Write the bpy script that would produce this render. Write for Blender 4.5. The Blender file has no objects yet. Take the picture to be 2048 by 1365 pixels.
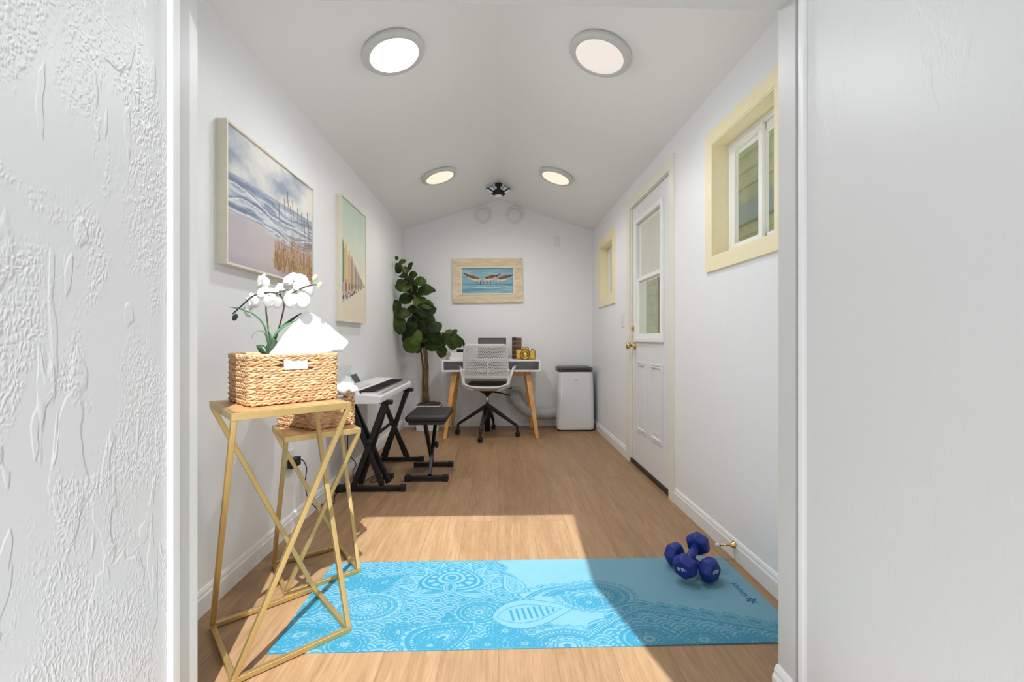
import bpy, bmesh, math, random
import numpy as np
from mathutils import Vector, Matrix, noise as mnoise
PI = math.pi
R = math.radians
random.seed(4)
scn = bpy.context.scene
COL = scn.collection

# ------------------------------------------------------------------ camera geometry
F, CAMH = 890.0, 1.0
TH = math.atan(27 / F)
SN, CS = math.sin(TH), math.cos(TH)
def ray(x, y):
    u = (x - 1024) / F
    return (SN + u * CS, CS - u * SN, (678 - y) / F)
def at_f(x, y, h=0.0):
    d = ray(x, y); t = (h - CAMH) / d[2]
    return Vector((d[0] * t, d[1] * t, h))
def at_x(x, y, X):
    d = ray(x, y); t = X / d[0]
    return Vector((X, d[1] * t, CAMH + d[2] * t))
def at_y(x, y, Y):
    d = ray(x, y); t = Y / d[1]
    return Vector((d[0] * t, Y, CAMH + d[2] * t))

# ------------------------------------------------------------------ materials
def lin(c):
    out = []
    for v in c:
        v = v / 255.0
        out.append(v / 12.92 if v <= 0.04045 else ((v + 0.055) / 1.055) ** 2.4)
    return tuple(out) + (1.0,)
class NT:
    def __init__(s, name):
        s.m = bpy.data.materials.new(name); s.m.use_nodes = True
        s.t = s.m.node_tree; s.b = s.t.nodes['Principled BSDF']
    def n(s, typ, **kw):
        nd = s.t.nodes.new(typ)
        for k, v in kw.items():
            if k in nd.inputs.keys(): nd.inputs[k].default_value = v
            else: setattr(nd, k, v)
        return nd
    def l(s, a, b): s.t.links.new(a, b)
    def math(s, op, a, b=None):
        nd = s.t.nodes.new('ShaderNodeMath'); nd.operation = op
        for i, v in enumerate((a, b)):
            if v is None: continue
            if isinstance(v, (int, float)): nd.inputs[i].default_value = v
            else: s.l(v, nd.inputs[i])
        return nd.outputs[0]
    def coords(s, scale=(1, 1, 1), obj=True):
        tc = s.n('ShaderNodeTexCoord'); mp = s.n('ShaderNodeMapping')
        mp.inputs['Scale'].default_value = scale
        s.l(tc.outputs['Object' if obj else 'Generated'], mp.inputs[0])
        return mp.outputs[0]
    def noise(s, vec, scale, detail=4, rough=0.55, dist=0.0):
        nd = s.n('ShaderNodeTexNoise'); s.l(vec, nd.inputs['Vector'])
        nd.inputs['Scale'].default_value = scale; nd.inputs['Detail'].default_value = detail
        nd.inputs['Roughness'].default_value = rough; nd.inputs['Distortion'].default_value = dist
        return nd.outputs['Fac']
    def ramp(s, fac, stops):
        nd = s.n('ShaderNodeValToRGB'); s.l(fac, nd.inputs[0])
        e = nd.color_ramp.elements
        while len(e) < len(stops): e.new(0.5)
        for el, (p, c) in zip(e, stops):
            el.position = p; el.color = c if len(c) == 4 else tuple(c) + (1,)
        return nd.outputs[0]
    def bump(s, h, dist=0.002, strength=1.0):
        nd = s.n('ShaderNodeBump'); nd.inputs['Distance'].default_value = dist
        nd.inputs['Strength'].default_value = strength
        s.l(h, nd.inputs['Height']); s.l(nd.outputs[0], s.b.inputs['Normal'])
    def mix(s, fac, a, b, mode='MIX'):
        nd = s.n('ShaderNodeMix'); nd.data_type = 'RGBA'; nd.blend_type = mode
        for sock, v in ((nd.inputs[0], fac), (nd.inputs[6], a), (nd.inputs[7], b)):
            if isinstance(v, (int, float)): sock.default_value = v
            elif isinstance(v, tuple): sock.default_value = v
            else: s.l(v, sock)
        return nd.outputs[2]
def pm(name, rgb, rough=0.5, metal=0.0, var=0.05, vscale=40, bump=0.0, bscale=200, coat=0.0, spec=0.5, stretch=(1, 1, 1)):
    t = NT(name); b = t.b
    v = t.coords(stretch)
    c = lin(rgb)
    lo = tuple(x * (1 - var) for x in c[:3]) + (1,); hi = tuple(min(1, x * (1 + var)) for x in c[:3]) + (1,)
    t.l(t.ramp(t.noise(v, vscale), [(0.3, lo), (0.7, hi)]), b.inputs['Base Color'])
    b.inputs['Roughness'].default_value = rough; b.inputs['Metallic'].default_value = metal
    b.inputs['Coat Weight'].default_value = coat; b.inputs['Specular IOR Level'].default_value = spec
    if bump: t.bump(t.noise(v, bscale, 3), bump)
    return t.m
M = {}
def wall_mat(name, rgb, dist, stretch=(1, 1, .35)):
    t = NT(name); v = t.coords(stretch)
    h1 = t.ramp(t.noise(v, 26, 5, .6, .6), [(0.46, (0, 0, 0)), (0.56, (1, 1, 1))])
    h2 = t.noise(v, 90, 3)
    h = t.math('ADD', t.math('MULTIPLY', h1, .7), t.math('MULTIPLY', h2, .5))
    t.b.inputs['Base Color'].default_value = lin(rgb); t.b.inputs['Roughness'].default_value = .42
    t.bump(h, dist); return t.m
M['wall'] = wall_mat('painted_wall', (235, 236, 237), .0004, (1, 1, .5))
M['ceil'] = wall_mat('painted_ceiling', (239, 239, 238), .0004, (1, 1, 1))
# rough painted relief of the entrance side walls
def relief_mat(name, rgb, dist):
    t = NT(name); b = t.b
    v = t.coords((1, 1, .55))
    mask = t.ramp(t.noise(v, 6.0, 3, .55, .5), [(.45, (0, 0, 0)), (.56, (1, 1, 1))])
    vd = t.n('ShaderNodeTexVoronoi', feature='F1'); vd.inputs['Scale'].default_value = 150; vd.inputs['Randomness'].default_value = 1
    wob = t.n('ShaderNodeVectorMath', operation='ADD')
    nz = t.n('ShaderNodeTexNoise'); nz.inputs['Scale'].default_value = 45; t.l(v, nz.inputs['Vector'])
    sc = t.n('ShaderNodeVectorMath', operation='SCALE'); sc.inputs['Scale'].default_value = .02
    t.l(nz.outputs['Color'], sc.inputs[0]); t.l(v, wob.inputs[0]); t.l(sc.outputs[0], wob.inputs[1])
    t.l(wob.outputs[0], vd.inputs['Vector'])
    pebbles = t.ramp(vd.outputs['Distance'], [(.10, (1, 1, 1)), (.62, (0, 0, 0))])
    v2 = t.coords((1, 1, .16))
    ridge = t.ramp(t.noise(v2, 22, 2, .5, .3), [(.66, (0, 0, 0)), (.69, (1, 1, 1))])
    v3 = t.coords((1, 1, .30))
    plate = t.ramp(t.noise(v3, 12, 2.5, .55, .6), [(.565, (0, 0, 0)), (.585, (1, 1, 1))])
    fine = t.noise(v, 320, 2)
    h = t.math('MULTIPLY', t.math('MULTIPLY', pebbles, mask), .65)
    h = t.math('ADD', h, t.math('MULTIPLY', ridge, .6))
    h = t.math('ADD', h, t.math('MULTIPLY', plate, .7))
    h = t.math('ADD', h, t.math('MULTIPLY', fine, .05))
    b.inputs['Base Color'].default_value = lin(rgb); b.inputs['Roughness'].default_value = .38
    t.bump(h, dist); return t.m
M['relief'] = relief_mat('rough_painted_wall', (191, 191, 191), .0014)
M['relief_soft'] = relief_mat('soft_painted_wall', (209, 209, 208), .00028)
M['trim'] = pm('white_trim_paint', (232, 232, 230), .3, var=.01)
M['jamb'] = pm('jamb_paint', (200, 200, 198), .4, var=.01)
M['casing'] = pm('ivory_casing_paint', (233, 229, 217), .35, var=.01)
M['cream'] = pm('cream_window_paint', (240, 228, 190), .4, var=.02)
M['door'] = pm('white_door_paint', (228, 228, 228), .35, var=.01)
M['vinyl'] = pm('white_vinyl', (238, 238, 234), .3, var=.01)
M['white_gloss'] = pm('white_gloss_plastic', (222, 223, 226), .10, var=.01, coat=1.0)
M['white'] = pm('white_plastic', (226, 226, 226), .35, var=.01)
M['offwhite'] = pm('grey_white_plastic', (208, 207, 205), .4, var=.02)
M['lightframe'] = pm('light_ring_plastic', (205, 205, 202), .4, var=.02)
M['desk_white'] = pm('white_lacquer', (230, 230, 230), .3, var=.01)
M['desk_grey'] = pm('grey_board', (205, 205, 203), .5, var=.02)
M['black'] = pm('black_powder_coat', (20, 20, 21), .38, var=.1)
M['blackmatte'] = pm('black_rubber', (16, 16, 17), .6, var=.1)
M['leather'] = pm('black_vinyl_leather', (21, 21, 22), .42, var=.1, bump=.0004, bscale=300)
M['chrome'] = pm('chrome', (200, 200, 200), .12, 1, var=.02)
M['brass'] = pm('polished_brass', (218, 186, 118), .15, 1, var=.05)
M['goldcam'] = pm('gilded_ceramic', (190, 154, 80), .14, 1, var=.25, vscale=30, bump=.003, bscale=45)
M['gold'] = pm('brushed_gold_metal', (196, 168, 112), .40, .8, var=.08, vscale=14, stretch=(1, 1, .3))
M['bluerub'] = pm('navy_neoprene', (14, 38, 122), .45, var=.06, bump=.0003, bscale=900)
M['print_white'] = pm('white_print', (225, 228, 235), .5, var=.01)
M['print_blue'] = pm('dark_blue_print', (28, 82, 128), .6, var=.02)
M['glass'] = None
t = NT('window_glass'); t.t.nodes.remove(t.b)
tr = t.n('ShaderNodeBsdfTransparent'); gl = t.n('ShaderNodeBsdfGlossy'); gl.inputs['Roughness'].default_value = .02
tr.inputs[0].default_value = (.93, .95, .92, 1)
lw_ = t.n('ShaderNodeLayerWeight'); lw_.inputs[0].default_value = .5
class _O: pass
fr = _O(); fr.outputs = [t.math('ADD', t.math('MULTIPLY', t.math('POWER', lw_.outputs['Facing'], 5), .9), .03)]
mx = t.n('ShaderNodeMixShader'); t.l(fr.outputs[0], mx.inputs[0]); t.l(tr.outputs[0], mx.inputs[1]); t.l(gl.outputs[0], mx.inputs[2])
t.l(mx.outputs[0], t.t.nodes['Material Output'].inputs[0]); M['glass'] = t.m
t = NT('clear_acrylic'); t.t.nodes.remove(t.b)
tr = t.n('ShaderNodeBsdfTransparent'); gl = t.n('ShaderNodeBsdfDiffuse'); tr.inputs[0].default_value = (.94, .95, .95, 1)
gl.inputs[0].default_value = (.85, .86, .86, 1)
mx = t.n('ShaderNodeMixShader'); mx.inputs[0].default_value = .3; t.l(tr.outputs[0], mx.inputs[1]); t.l(gl.outputs[0], mx.inputs[2])
t.l(mx.outputs[0], t.t.nodes['Material Output'].inputs[0]); M['acrylic'] = t.m
def emis(name, rgb, s):
    t = NT(name); t.b.inputs['Base Color'].default_value = (.2, .2, .2, 1)
    t.b.inputs['Emission Color'].default_value = lin(rgb); t.b.inputs['Emission Strength'].default_value = s
    return t.m
M['lens_cool'] = emis('cool_white_diffuser', (248, 251, 255), 2.6)
M['lens_dim'] = emis('soft_white_diffuser', (255, 243, 234), .56)
M['lens_warm'] = emis('warm_white_diffuser', (255, 241, 214), .68)
M['led'] = emis('led_strip_panel', (225, 227, 230), .25)
# oak planks
t = NT('oak_planks')
tc = t.n('ShaderNodeTexCoord'); sp = t.n('ShaderNodeSeparateXYZ'); t.l(tc.outputs['Object'], sp.inputs[0])
cb = t.n('ShaderNodeCombineXYZ'); t.l(sp.outputs[1], cb.inputs[0]); t.l(sp.outputs[0], cb.inputs[1])
br = t.n('ShaderNodeTexBrick'); t.l(cb.outputs[0], br.inputs['Vector'])
br.offset = .37; br.offset_frequency = 2
for k, v in {'Color1': (0, 0, 0, 1), 'Color2': (1, 1, 1, 1), 'Mortar': (.5, .5, .5, 1), 'Scale': 1.0, 'Mortar Size': .0011, 'Mortar Smooth': .2, 'Bias': 0.0, 'Brick Width': 1.22, 'Row Height': .182}.items():
    br.inputs[k].default_value = v
# grain shifted per plank
sh = t.n('ShaderNodeVectorMath', operation='SCALE'); sh.inputs['Scale'].default_value = 7.3; t.l(br.outputs['Color'], sh.inputs[0])
ad = t.n('ShaderNodeVectorMath', operation='ADD'); t.l(tc.outputs['Object'], ad.inputs[0]); t.l(sh.outputs[0], ad.inputs[1])
mp = t.n('ShaderNodeMapping'); mp.inputs['Scale'].default_value = (1, .075, 1); t.l(ad.outputs[0], mp.inputs[0])
mp2 = t.n('ShaderNodeMapping'); mp2.inputs['Scale'].default_value = (1, .35, 1); t.l(ad.outputs[0], mp2.inputs[0])
g1 = t.noise(mp.outputs[0], 95, 6, .62, .9); g2 = t.noise(mp.outputs[0], 24, 4, .55, 1.0)
knots = t.ramp(t.noise(mp2.outputs[0], 6.0, 2, .5, .3), [(.66, (0, 0, 0)), (.76, (1, 1, 1))])
grain = t.math('ADD', t.math('MULTIPLY', g1, .55), t.math('MULTIPLY', g2, .45))
c = t.ramp(grain, [(.30, lin((130, 98, 68))), (.5, lin((151, 119, 86))), (.72, lin((170, 138, 105)))])
pl = t.ramp(br.outputs['Color'], [(0, (.91, .90, .88, 1)), (.5, (1, 1, 1, 1)), (1, (1.06, 1.07, 1.08, 1))])
c = t.mix(1.0, c, pl, 'MULTIPLY')
c = t.mix(t.math('MULTIPLY', knots, .4), c, lin((105, 68, 40)))
c = t.mix(t.math('MULTIPLY', br.outputs['Fac'], .25), c, lin((70, 46, 28)))
t.l(c, t.b.inputs['Base Color']); t.b.inputs['Roughness'].default_value = .45
t.bump(t.math('SUBTRACT', t.math('MULTIPLY', g1, .3), br.outputs['Fac']), .0006)
M['floor'] = t.m
def wood(name, a, b, scale=30, stretch=(1, 1, .12), rough=.45):
    t = NT(name); v = t.coords(stretch)
    t.l(t.ramp(t.noise(v, scale, 5, .6, 1.0), [(.3, lin(a)), (.7, lin(b))]), t.b.inputs['Base Color'])
    t.b.inputs['Roughness'].default_value = rough; return t.m
M['oakleg'] = wood('honey_oak', (196, 138, 72), (222, 168, 100))
M['tabletop'] = wood('chestnut_board', (158, 116, 74), (198, 156, 108), 22, (1, .15, 1))
M['bark'] = wood('fig_bark', (74, 58, 38), (156, 124, 88), 40, (1, 1, .25), .8)
M['soil'] = pm('brown_moss', (92, 66, 44), .9, var=.4, vscale=120, bump=.004, bscale=120)
M['cameraframe'] = None
def island(name, a, b, rough=.6, bump=.0006, bscale=140, stretch=(1, 1, 1)):
    t = NT(name); g = t.n('ShaderNodeNewGeometry')
    c1 = t.ramp(g.outputs['Random Per Island'], [(0, lin(a)), (1, lin(b))])
    v = t.coords(stretch); nz = t.noise(v, bscale, 3)
    c = t.mix(.35, c1, t.ramp(nz, [(.3, lin(a)), (.7, lin(b))]))
    t.l(c, t.b.inputs['Base Color']); t.b.inputs['Roughness'].default_value = rough
    t.bump(nz, bump); return t.m
M['wicker'] = island('water_hyacinth', (172, 120, 78), (222, 184, 142))
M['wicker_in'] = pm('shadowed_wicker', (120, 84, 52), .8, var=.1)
t = NT('fig_leaf'); g = t.n('ShaderNodeNewGeometry')
c1 = t.ramp(g.outputs['Random Per Island'], [(0, lin((28, 40, 13))), (.7, lin((46, 64, 20))), (1, lin((76, 98, 36)))])
t.l(c1, t.b.inputs['Base Color']); t.b.inputs['Roughness'].default_value = .5; t.b.inputs['Specular IOR Level'].default_value = .25
t.bump(t.noise(t.coords(), 45, 2), .0012); M['leaf'] = t.m
M['leafpale'] = pm('orchid_blade', (92, 140, 104), .45, var=.2, vscale=20)
M['leafdark'] = pm('orchid_leaf', (46, 72, 44), .4, var=.15)
M['stem'] = pm('orchid_stem', (88, 92, 66), .6, var=.2)
M['darkstem'] = pm('orchid_spike', (66, 60, 52), .6, var=.2)
t = NT('orchid_petal'); t.b.inputs['Base Color'].default_value = lin((230, 230, 227)); t.b.inputs['Roughness'].default_value = .5
ts = t.n('ShaderNodeBsdfTranslucent'); ts.inputs[0].default_value = lin((246, 246, 240)); mx = t.n('ShaderNodeMixShader'); mx.inputs[0].default_value = .35
t.l(t.b.outputs[0], mx.inputs[1]); t.l(ts.outputs[0], mx.inputs[2]); t.l(mx.outputs[0], t.t.nodes['Material Output'].inputs[0])
t.bump(t.noise(t.coords(), 60, 2), .001); M['petal'] = t.m
M['lip'] = pm('orchid_lip', (236, 232, 205), .5, var=.1)
M['bud'] = pm('orchid_bud', (196, 214, 172), .5, var=.1)
M['towel'] = pm('white_terry', (226, 226, 228), .9, var=.03, vscale=300, bump=.0022, bscale=330)
M['hose'] = pm('grey_white_hose', (188, 187, 184), .45, var=.05)
M['paperwhite'] = pm('white_book_cloth', (218, 217, 214), .5, var=.02)
M['spine_grey'] = pm('taupe_book_spine', (150, 140, 128), .5, var=.1)
M['book_dark'] = pm('dark_brown_leather', (58, 34, 26), .4, var=.2)
M['book_red'] = pm('red_brown_leather', (104, 62, 40), .4, var=.2)
M['gilt'] = pm('gilt_band', (176, 140, 88), .35, .6, var=.1)
M['screen'] = pm('dark_laptop_lid', (92, 93, 92), .2, var=.03)
M['metal_dull'] = pm('satin_hinge_steel', (190, 188, 182), .35, .7, var=.04)
M['thresh'] = pm('dark_bronze_sill', (52, 36, 26), .5, var=.1)
M['frame_wood'] = wood('whitewashed_wood', (206, 184, 150), (238, 222, 194), 24, (.18, 1, 1), .6)
M['frame_ivory'] = pm('ivory_frame', (226, 218, 198), .5, var=.03)
M['concrete'] = pm('patio_concrete', (222, 221, 219), .8, var=.08, vscale=6, bump=.002, bscale=60)
t = NT('olive_siding'); v = t.coords()
tc = t.n('ShaderNodeTexCoord'); sp = t.n('ShaderNodeSeparateXYZ'); t.l(tc.outputs['Object'], sp.inputs[0])
sv = t.math('FRACT', t.math('MULTIPLY', sp.outputs[2], 1 / .19))
t.l(t.ramp(t.noise(v, 5), [(.3, lin((168, 168, 126))), (.7, lin((190, 188, 146)))]), t.b.inputs['Base Color'])
t.b.inputs['Roughness'].default_value = .7; M['siding'] = t.m
M['yellowpost'] = pm('mustard_paint', (128, 104, 52), .6, var=.05)
M['fascia'] = pm('grey_fascia', (150, 158, 150), .6, var=.05)
def vcol(name, rough, bumpscale=0, bumpd=0):
    t = NT(name); a = t.n('ShaderNodeAttribute', attribute_name='paint'); t.l(a.outputs['Color'], t.b.inputs['Base Color'])
    t.b.inputs['Roughness'].default_value = rough
    if bumpd: t.bump(t.noise(t.coords(), bumpscale, 2), bumpd)
    return t.m
M['canvas'] = vcol('painted_canvas', .6, 500, .0005)
M['mat'] = vcol('printed_foam', .65)
t = [x for x in [NT('x')]][0]; bpy.data.materials.remove(t.m)
mt = M['mat']; tn = mt.node_tree; bs = tn.nodes['Principled BSDF']
wv = tn.nodes.new('ShaderNodeTexWave'); wv.inputs['Scale'].default_value = 110; wv.bands_direction = 'X'
tcn = tn.nodes.new('ShaderNodeTexCoord'); tn.links.new(tcn.outputs['Object'], wv.inputs['Vector'])
bm_ = tn.nodes.new('ShaderNodeBump'); bm_.inputs['Distance'].default_value = .00035
tn.links.new(wv.outputs['Fac'], bm_.inputs['Height']); tn.links.new(bm_.outputs[0], bs.inputs['Normal'])

# ------------------------------------------------------------------ mesh builder
class MB:
    def __init__(s): s.v = []; s.f = []
    def add(s, vs, fs):
        o = len(s.v); s.v += [tuple(p) for p in vs]; s.f += [tuple(i + o for i in f) for f in fs]
    def box(s, lo, hi, mat=None):
        x0, y0, z0 = lo; x1, y1, z1 = hi
        vs = [Vector(p) for p in ((x0, y0, z0), (x1, y0, z0), (x1, y1, z0), (x0, y1, z0), (x0, y0, z1), (x1, y0, z1), (x1, y1, z1), (x0, y1, z1))]
        if mat is not None: vs = [mat @ p for p in vs]
        s.add(vs, [(3, 2, 1, 0), (4, 5, 6, 7), (0, 1, 5, 4), (1, 2, 6, 5), (2, 3, 7, 6), (3, 0, 4, 7)]); return s
    def bar(s, p0, p1, w, h=None, up=(0, 0, 1), w1=None, h1=None):
        p0, p1 = Vector(p0), Vector(p1); h = h or w; w1 = w1 or w; h1 = h1 or h
        d = (p1 - p0).normalized(); u = Vector(up)
        if abs(d.dot(u)) > .98: u = Vector((0, 1, 0))
        a = d.cross(u).normalized(); b = a.cross(d).normalized()
        vs = []
        for p, ww, hh in ((p0, w, h), (p1, w1, h1)):
            for i, j in ((-1, -1), (1, -1), (1, 1), (-1, 1)): vs.append(p + a * i * ww / 2 + b * j * hh / 2)
        s.add(vs, [(3, 2, 1, 0), (4, 5, 6, 7), (0, 1, 5, 4), (1, 2, 6, 5), (2, 3, 7, 6), (3, 0, 4, 7)]); return s
    def tube(s, pts, r, n=10, cap=True):
        pts = [Vector(p) for p in pts]; m = len(pts)
        rs = r if isinstance(r, (list, tuple)) else [r] * m
        prev = None; o = len(s.v); vs = []
        for i, p in enumerate(pts):
            d = (pts[min(i + 1, m - 1)] - pts[max(i - 1, 0)]).normalized()
            if prev is None:
                u = Vector((0, 0, 1)) if abs(d.z) < .9 else Vector((1, 0, 0))
                a = d.cross(u).normalized()
            else: a = (prev - d * prev.dot(d)).normalized()
            prev = a; b = d.cross(a)
            for k in range(n):
                t = 2 * PI * k / n; vs.append(p + (a * math.cos(t) + b * math.sin(t)) * rs[i])
        fs = [(i * n + k, i * n + (k + 1) % n, (i + 1) * n + (k + 1) % n, (i + 1) * n + k) for i in range(m - 1) for k in range(n)]
        if cap: fs += [tuple(range(n))[::-1], tuple((m - 1) * n + k for k in range(n))]
        s.add(vs, fs); return s
    def lathe(s, prof, n=32, mat=None, cap=True):
        vs = []; m = len(prof)
        for r, z in prof:
            for k in range(n):
                t = 2 * PI * k / n; p = Vector((r * math.cos(t), r * math.sin(t), z))
                vs.append(mat @ p if mat is not None else p)
        fs = [(i * n + k, i * n + (k + 1) % n, (i + 1) * n + (k + 1) % n, (i + 1) * n + k) for i in range(m - 1) for k in range(n)]
        if cap: fs += [tuple(range(n))[::-1], tuple((m - 1) * n + k for k in range(n))]
        s.add(vs, fs); return s
    def prism(s, poly, d0, d1, fn):
        n = len(poly); vs = [fn(p, q, d0) for p, q in poly] + [fn(p, q, d1) for p, q in poly]
        s.add(vs, [tuple(range(n))[::-1], tuple(range(n, 2 * n))] + [(i, (i + 1) % n, n + (i + 1) % n, n + i) for i in range(n)]); return s
    def ell(s, c, ax, n=8, m=5):
        # ax: three axis vectors with lengths
        c = Vector(c); vs = [c + ax[0]]
        for i in range(1, m):
            t = PI * i / m
            for k in range(n):
                ph = 2 * PI * k / n
                vs.append(c + ax[0] * math.cos(t) + (ax[1] * math.cos(ph) + ax[2] * math.sin(ph)) * math.sin(t))
        vs.append(c - ax[0]); e = len(vs) - 1
        fs = [(0, 1 + k, 1 + (k + 1) % n) for k in range(n)]
        for i in range(m - 2):
            for k in range(n): fs.append((1 + i * n + k, 1 + (i + 1) * n + k, 1 + (i + 1) * n + (k + 1) % n, 1 + i * n + (k + 1) % n))
        fs += [(e, 1 + (m - 2) * n + (k + 1) % n, 1 + (m - 2) * n + k) for k in range(n)]
        s.add(vs, fs); return s
    def grid(s, fn, nu, nv):
        vs = [fn(i / nu, j / nv) for j in range(nv + 1) for i in range(nu + 1)]
        s.add(vs, [(j * (nu + 1) + i, j * (nu + 1) + i + 1, (j + 1) * (nu + 1) + i + 1, (j + 1) * (nu + 1) + i) for j in range(nv) for i in range(nu)]); return s
    def build(s, name, mat, parent=None, smooth=False, bevel=0, seg=2, recalc=True):
        me = bpy.data.meshes.new(name); me.from_pydata(s.v, [], s.f)
        if recalc:
            b = bmesh.new(); b.from_mesh(me); bmesh.ops.recalc_face_normals(b, faces=b.faces); b.to_mesh(me); b.free()
        me.materials.append(mat)
        if smooth: me.shade_smooth()
        o = bpy.data.objects.new(name, me); COL.objects.link(o)
        if parent is not None: o.parent = parent
        if bevel:
            md = o.modifiers.new('bevel', 'BEVEL'); md.width = bevel; md.segments = seg; md.limit_method = 'ANGLE'; md.angle_limit = R(40)
            if not smooth: me.shade_smooth(); 
            w = o.modifiers.new('wn', 'WEIGHTED_NORMAL'); w.keep_sharp = False
        return o
def smooth_by_angle(o):
    return o
def tag(o, label, cat, group=None):
    o['label'] = label; o['category'] = cat
    if group: o['group'] = group
    return o
def thing(name, label, cat, loc=(0, 0, 0), rz=0.0, group=None):
    o = bpy.data.objects.new(name, None); o.empty_display_size = .05; COL.objects.link(o)
    o.location = loc; o.rotation_euler = (0, 0, rz)
    return tag(o, label, cat, group)
def struct(o):
    o['kind'] = 'structure'; return o
def dup(root, loc=None, rz=None):
    r = root.copy(); COL.objects.link(r)
    if loc is not None: r.location = loc
    if rz is not None: r.rotation_euler = (0, 0, rz)
    for ch in list(root.children):
        c = ch.copy(); COL.objects.link(c); c.parent = r
        for g in list(ch.children):
            d = g.copy(); COL.objects.link(d); d.parent = c
    return r
def text_obj(name, body, size, mat, parent, matrix, ext=.0004, align='CENTER'):
    cu = bpy.data.curves.new(name, 'FONT'); cu.body = body; cu.size = size; cu.extrude = ext; cu.align_x = align; cu.align_y = 'CENTER'
    tmp = bpy.data.objects.new(name + '_tmp', cu); COL.objects.link(tmp)
    dg = bpy.context.evaluated_depsgraph_get(); dg.update()
    me = bpy.data.meshes.new_from_object(tmp.evaluated_get(dg)); bpy.data.objects.remove(tmp)
    me.materials.clear(); me.materials.append(mat)
    o = bpy.data.objects.new(name, me); COL.objects.link(o); o.parent = parent; o.matrix_local = matrix
    return o

# numpy painting helpers
def vnoise(h, w, sy, sx, seed, octv=4):
    rg = np.random.RandomState(seed); out = np.zeros((h, w)); amp = 1; tot = 0
    for _ in range(octv):
        gy, gx = int(sy) + 3, int(sx) + 3
        g = rg.rand(gy, gx)
        yy = np.linspace(0, sy, h); xx = np.linspace(0, sx, w)
        y0 = yy.astype(int); x0 = xx.astype(int); fy = (yy - y0)[:, None]; fx = (xx - x0)[None]
        fy = fy * fy * (3 - 2 * fy); fx = fx * fx * (3 - 2 * fx)
        a = g[y0][:, x0]; b = g[y0][:, x0 + 1]; c = g[y0 + 1][:, x0]; d = g[y0 + 1][:, x0 + 1]
        out += amp * ((a * (1 - fx) + b * fx) * (1 - fy) + (c * (1 - fx) + d * fx) * fy); tot += amp; amp *= .5; sy *= 2; sx *= 2
    return out / tot
def L3(c): return np.array(lin(c)[:3])
def painted(name, img, origin, ux, uy, mat, parent=None, thick=0.0):
    # img: (h, w, 3) linear, row 0 at the origin side; ux, uy span the whole picture
    h, w, _ = img.shape
    origin, ux, uy = (np.array(v, float) for v in (origin, ux, uy))
    I, J = np.meshgrid(np.linspace(0, 1, w), np.linspace(0, 1, h))
    P = origin + I[..., None] * ux + J[..., None] * uy
    vs = P.reshape(-1, 3)
    idx = np.arange(h * w).reshape(h, w)
    q = np.stack([idx[:-1, :-1], idx[:-1, 1:], idx[1:, 1:], idx[1:, :-1]], -1).reshape(-1, 4)
    col = np.concatenate([img.reshape(-1, 3), np.ones((h * w, 1))], 1)
    faces = q
    if thick:
        n = np.cross(ux, uy); n /= np.linalg.norm(n)
        ring = np.concatenate([idx[0, :-1], idx[:-1, -1], idx[-1, :0:-1], idx[:0:-1, 0]])
        k = len(ring); low = vs[ring] - n * thick
        base = len(vs); vs = np.concatenate([vs, low]); 
        col = np.concatenate([col, np.concatenate([np.tile(img.reshape(-1, 3)[0] * .7, (k, 1)), np.ones((k, 1))], 1)])
        nx = np.roll(ring, -1); lo = np.arange(k) + base; ln = np.roll(lo, -1)
        side = np.stack([ring, lo, ln, nx], -1); faces = np.concatenate([q, side])
    me = bpy.data.meshes.new(name)
    me.vertices.add(len(vs)); me.vertices.foreach_set('co', vs.astype(np.float32).ravel())
    me.loops.add(len(faces) * 4); me.loops.foreach_set('vertex_index', faces.astype(np.int32).ravel())
    me.polygons.add(len(faces)); me.polygons.foreach_set('loop_start', np.arange(len(faces), dtype=np.int32) * 4)
    me.update(calc_edges=True); me.validate()
    at = me.color_attributes.new('paint', 'FLOAT_COLOR', 'POINT'); at.data.foreach_set('color', col.astype(np.float32).ravel())
    me.materials.append(mat)
    o = bpy.data.objects.new(name, me); COL.objects.link(o)
    if parent is not None: o.parent = parent
    return o

# ================================================================== SETTING
XW, YB, ZE, ZA, YF0, YF1 = 1.08, 5.10, 2.245, 2.593, 1.138, 1.208
XL, XR, ZH = -.800, .774, 1.908          # opening
b = MB().box((-XW - .1, 1.05, -.06), (XW + .1, YB + .1, 0)); struct(b.build('floor', M['floor']))
b = MB().box((-6, -7, -.14), (6, 1.05, -.06)); struct(b.build('ground', M['concrete']))
b = MB().box((XW + .13, 1.05, -.14), (6, 22, -.06)); struct(b.build('ground', M['concrete']))
b = MB().box((-XW - .12, YF0, 0), (-XW, YB + .12, ZE)); struct(b.build('wall_left', M['wall']))
# right wall with holes
W1 = (1.69, 2.205, 1.405, 1.98); W2 = (4.165, 4.665, 1.415, 1.955); D1 = (2.755, 3.60, 0.0, 2.065)
def holed(x0, x1, y0, y1, z0, z1, holes):
    b = MB(); ys = sorted({y0, y1} | {h[0] for h in holes} | {h[1] for h in holes})
    for a, c in zip(ys, ys[1:]):
        hs = sorted((h[2], h[3]) for h in holes if h[0] <= a + 1e-6 and h[1] >= c - 1e-6)
        z = z0
        for h0, h1 in hs:
            if h0 > z + 1e-6: b.box((x0, a, z), (x1, c, h0))
            z = h1
        if z < z1: b.box((x0, a, z), (x1, c, z1))
    return b
struct(holed(XW, XW + .12, YF0, YB + .12, 0, ZE, [W1, W2, D1]).build('wall_right', M['wall']))
b = MB().prism([(-XW, 0), (XW, 0), (XW, ZE), (0, ZA), (-XW, ZE)], YB, YB + .12, lambda p, q, d: Vector((p, d, q)))
struct(b.build('wall_back', M['wall']))
b = MB()
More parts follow.
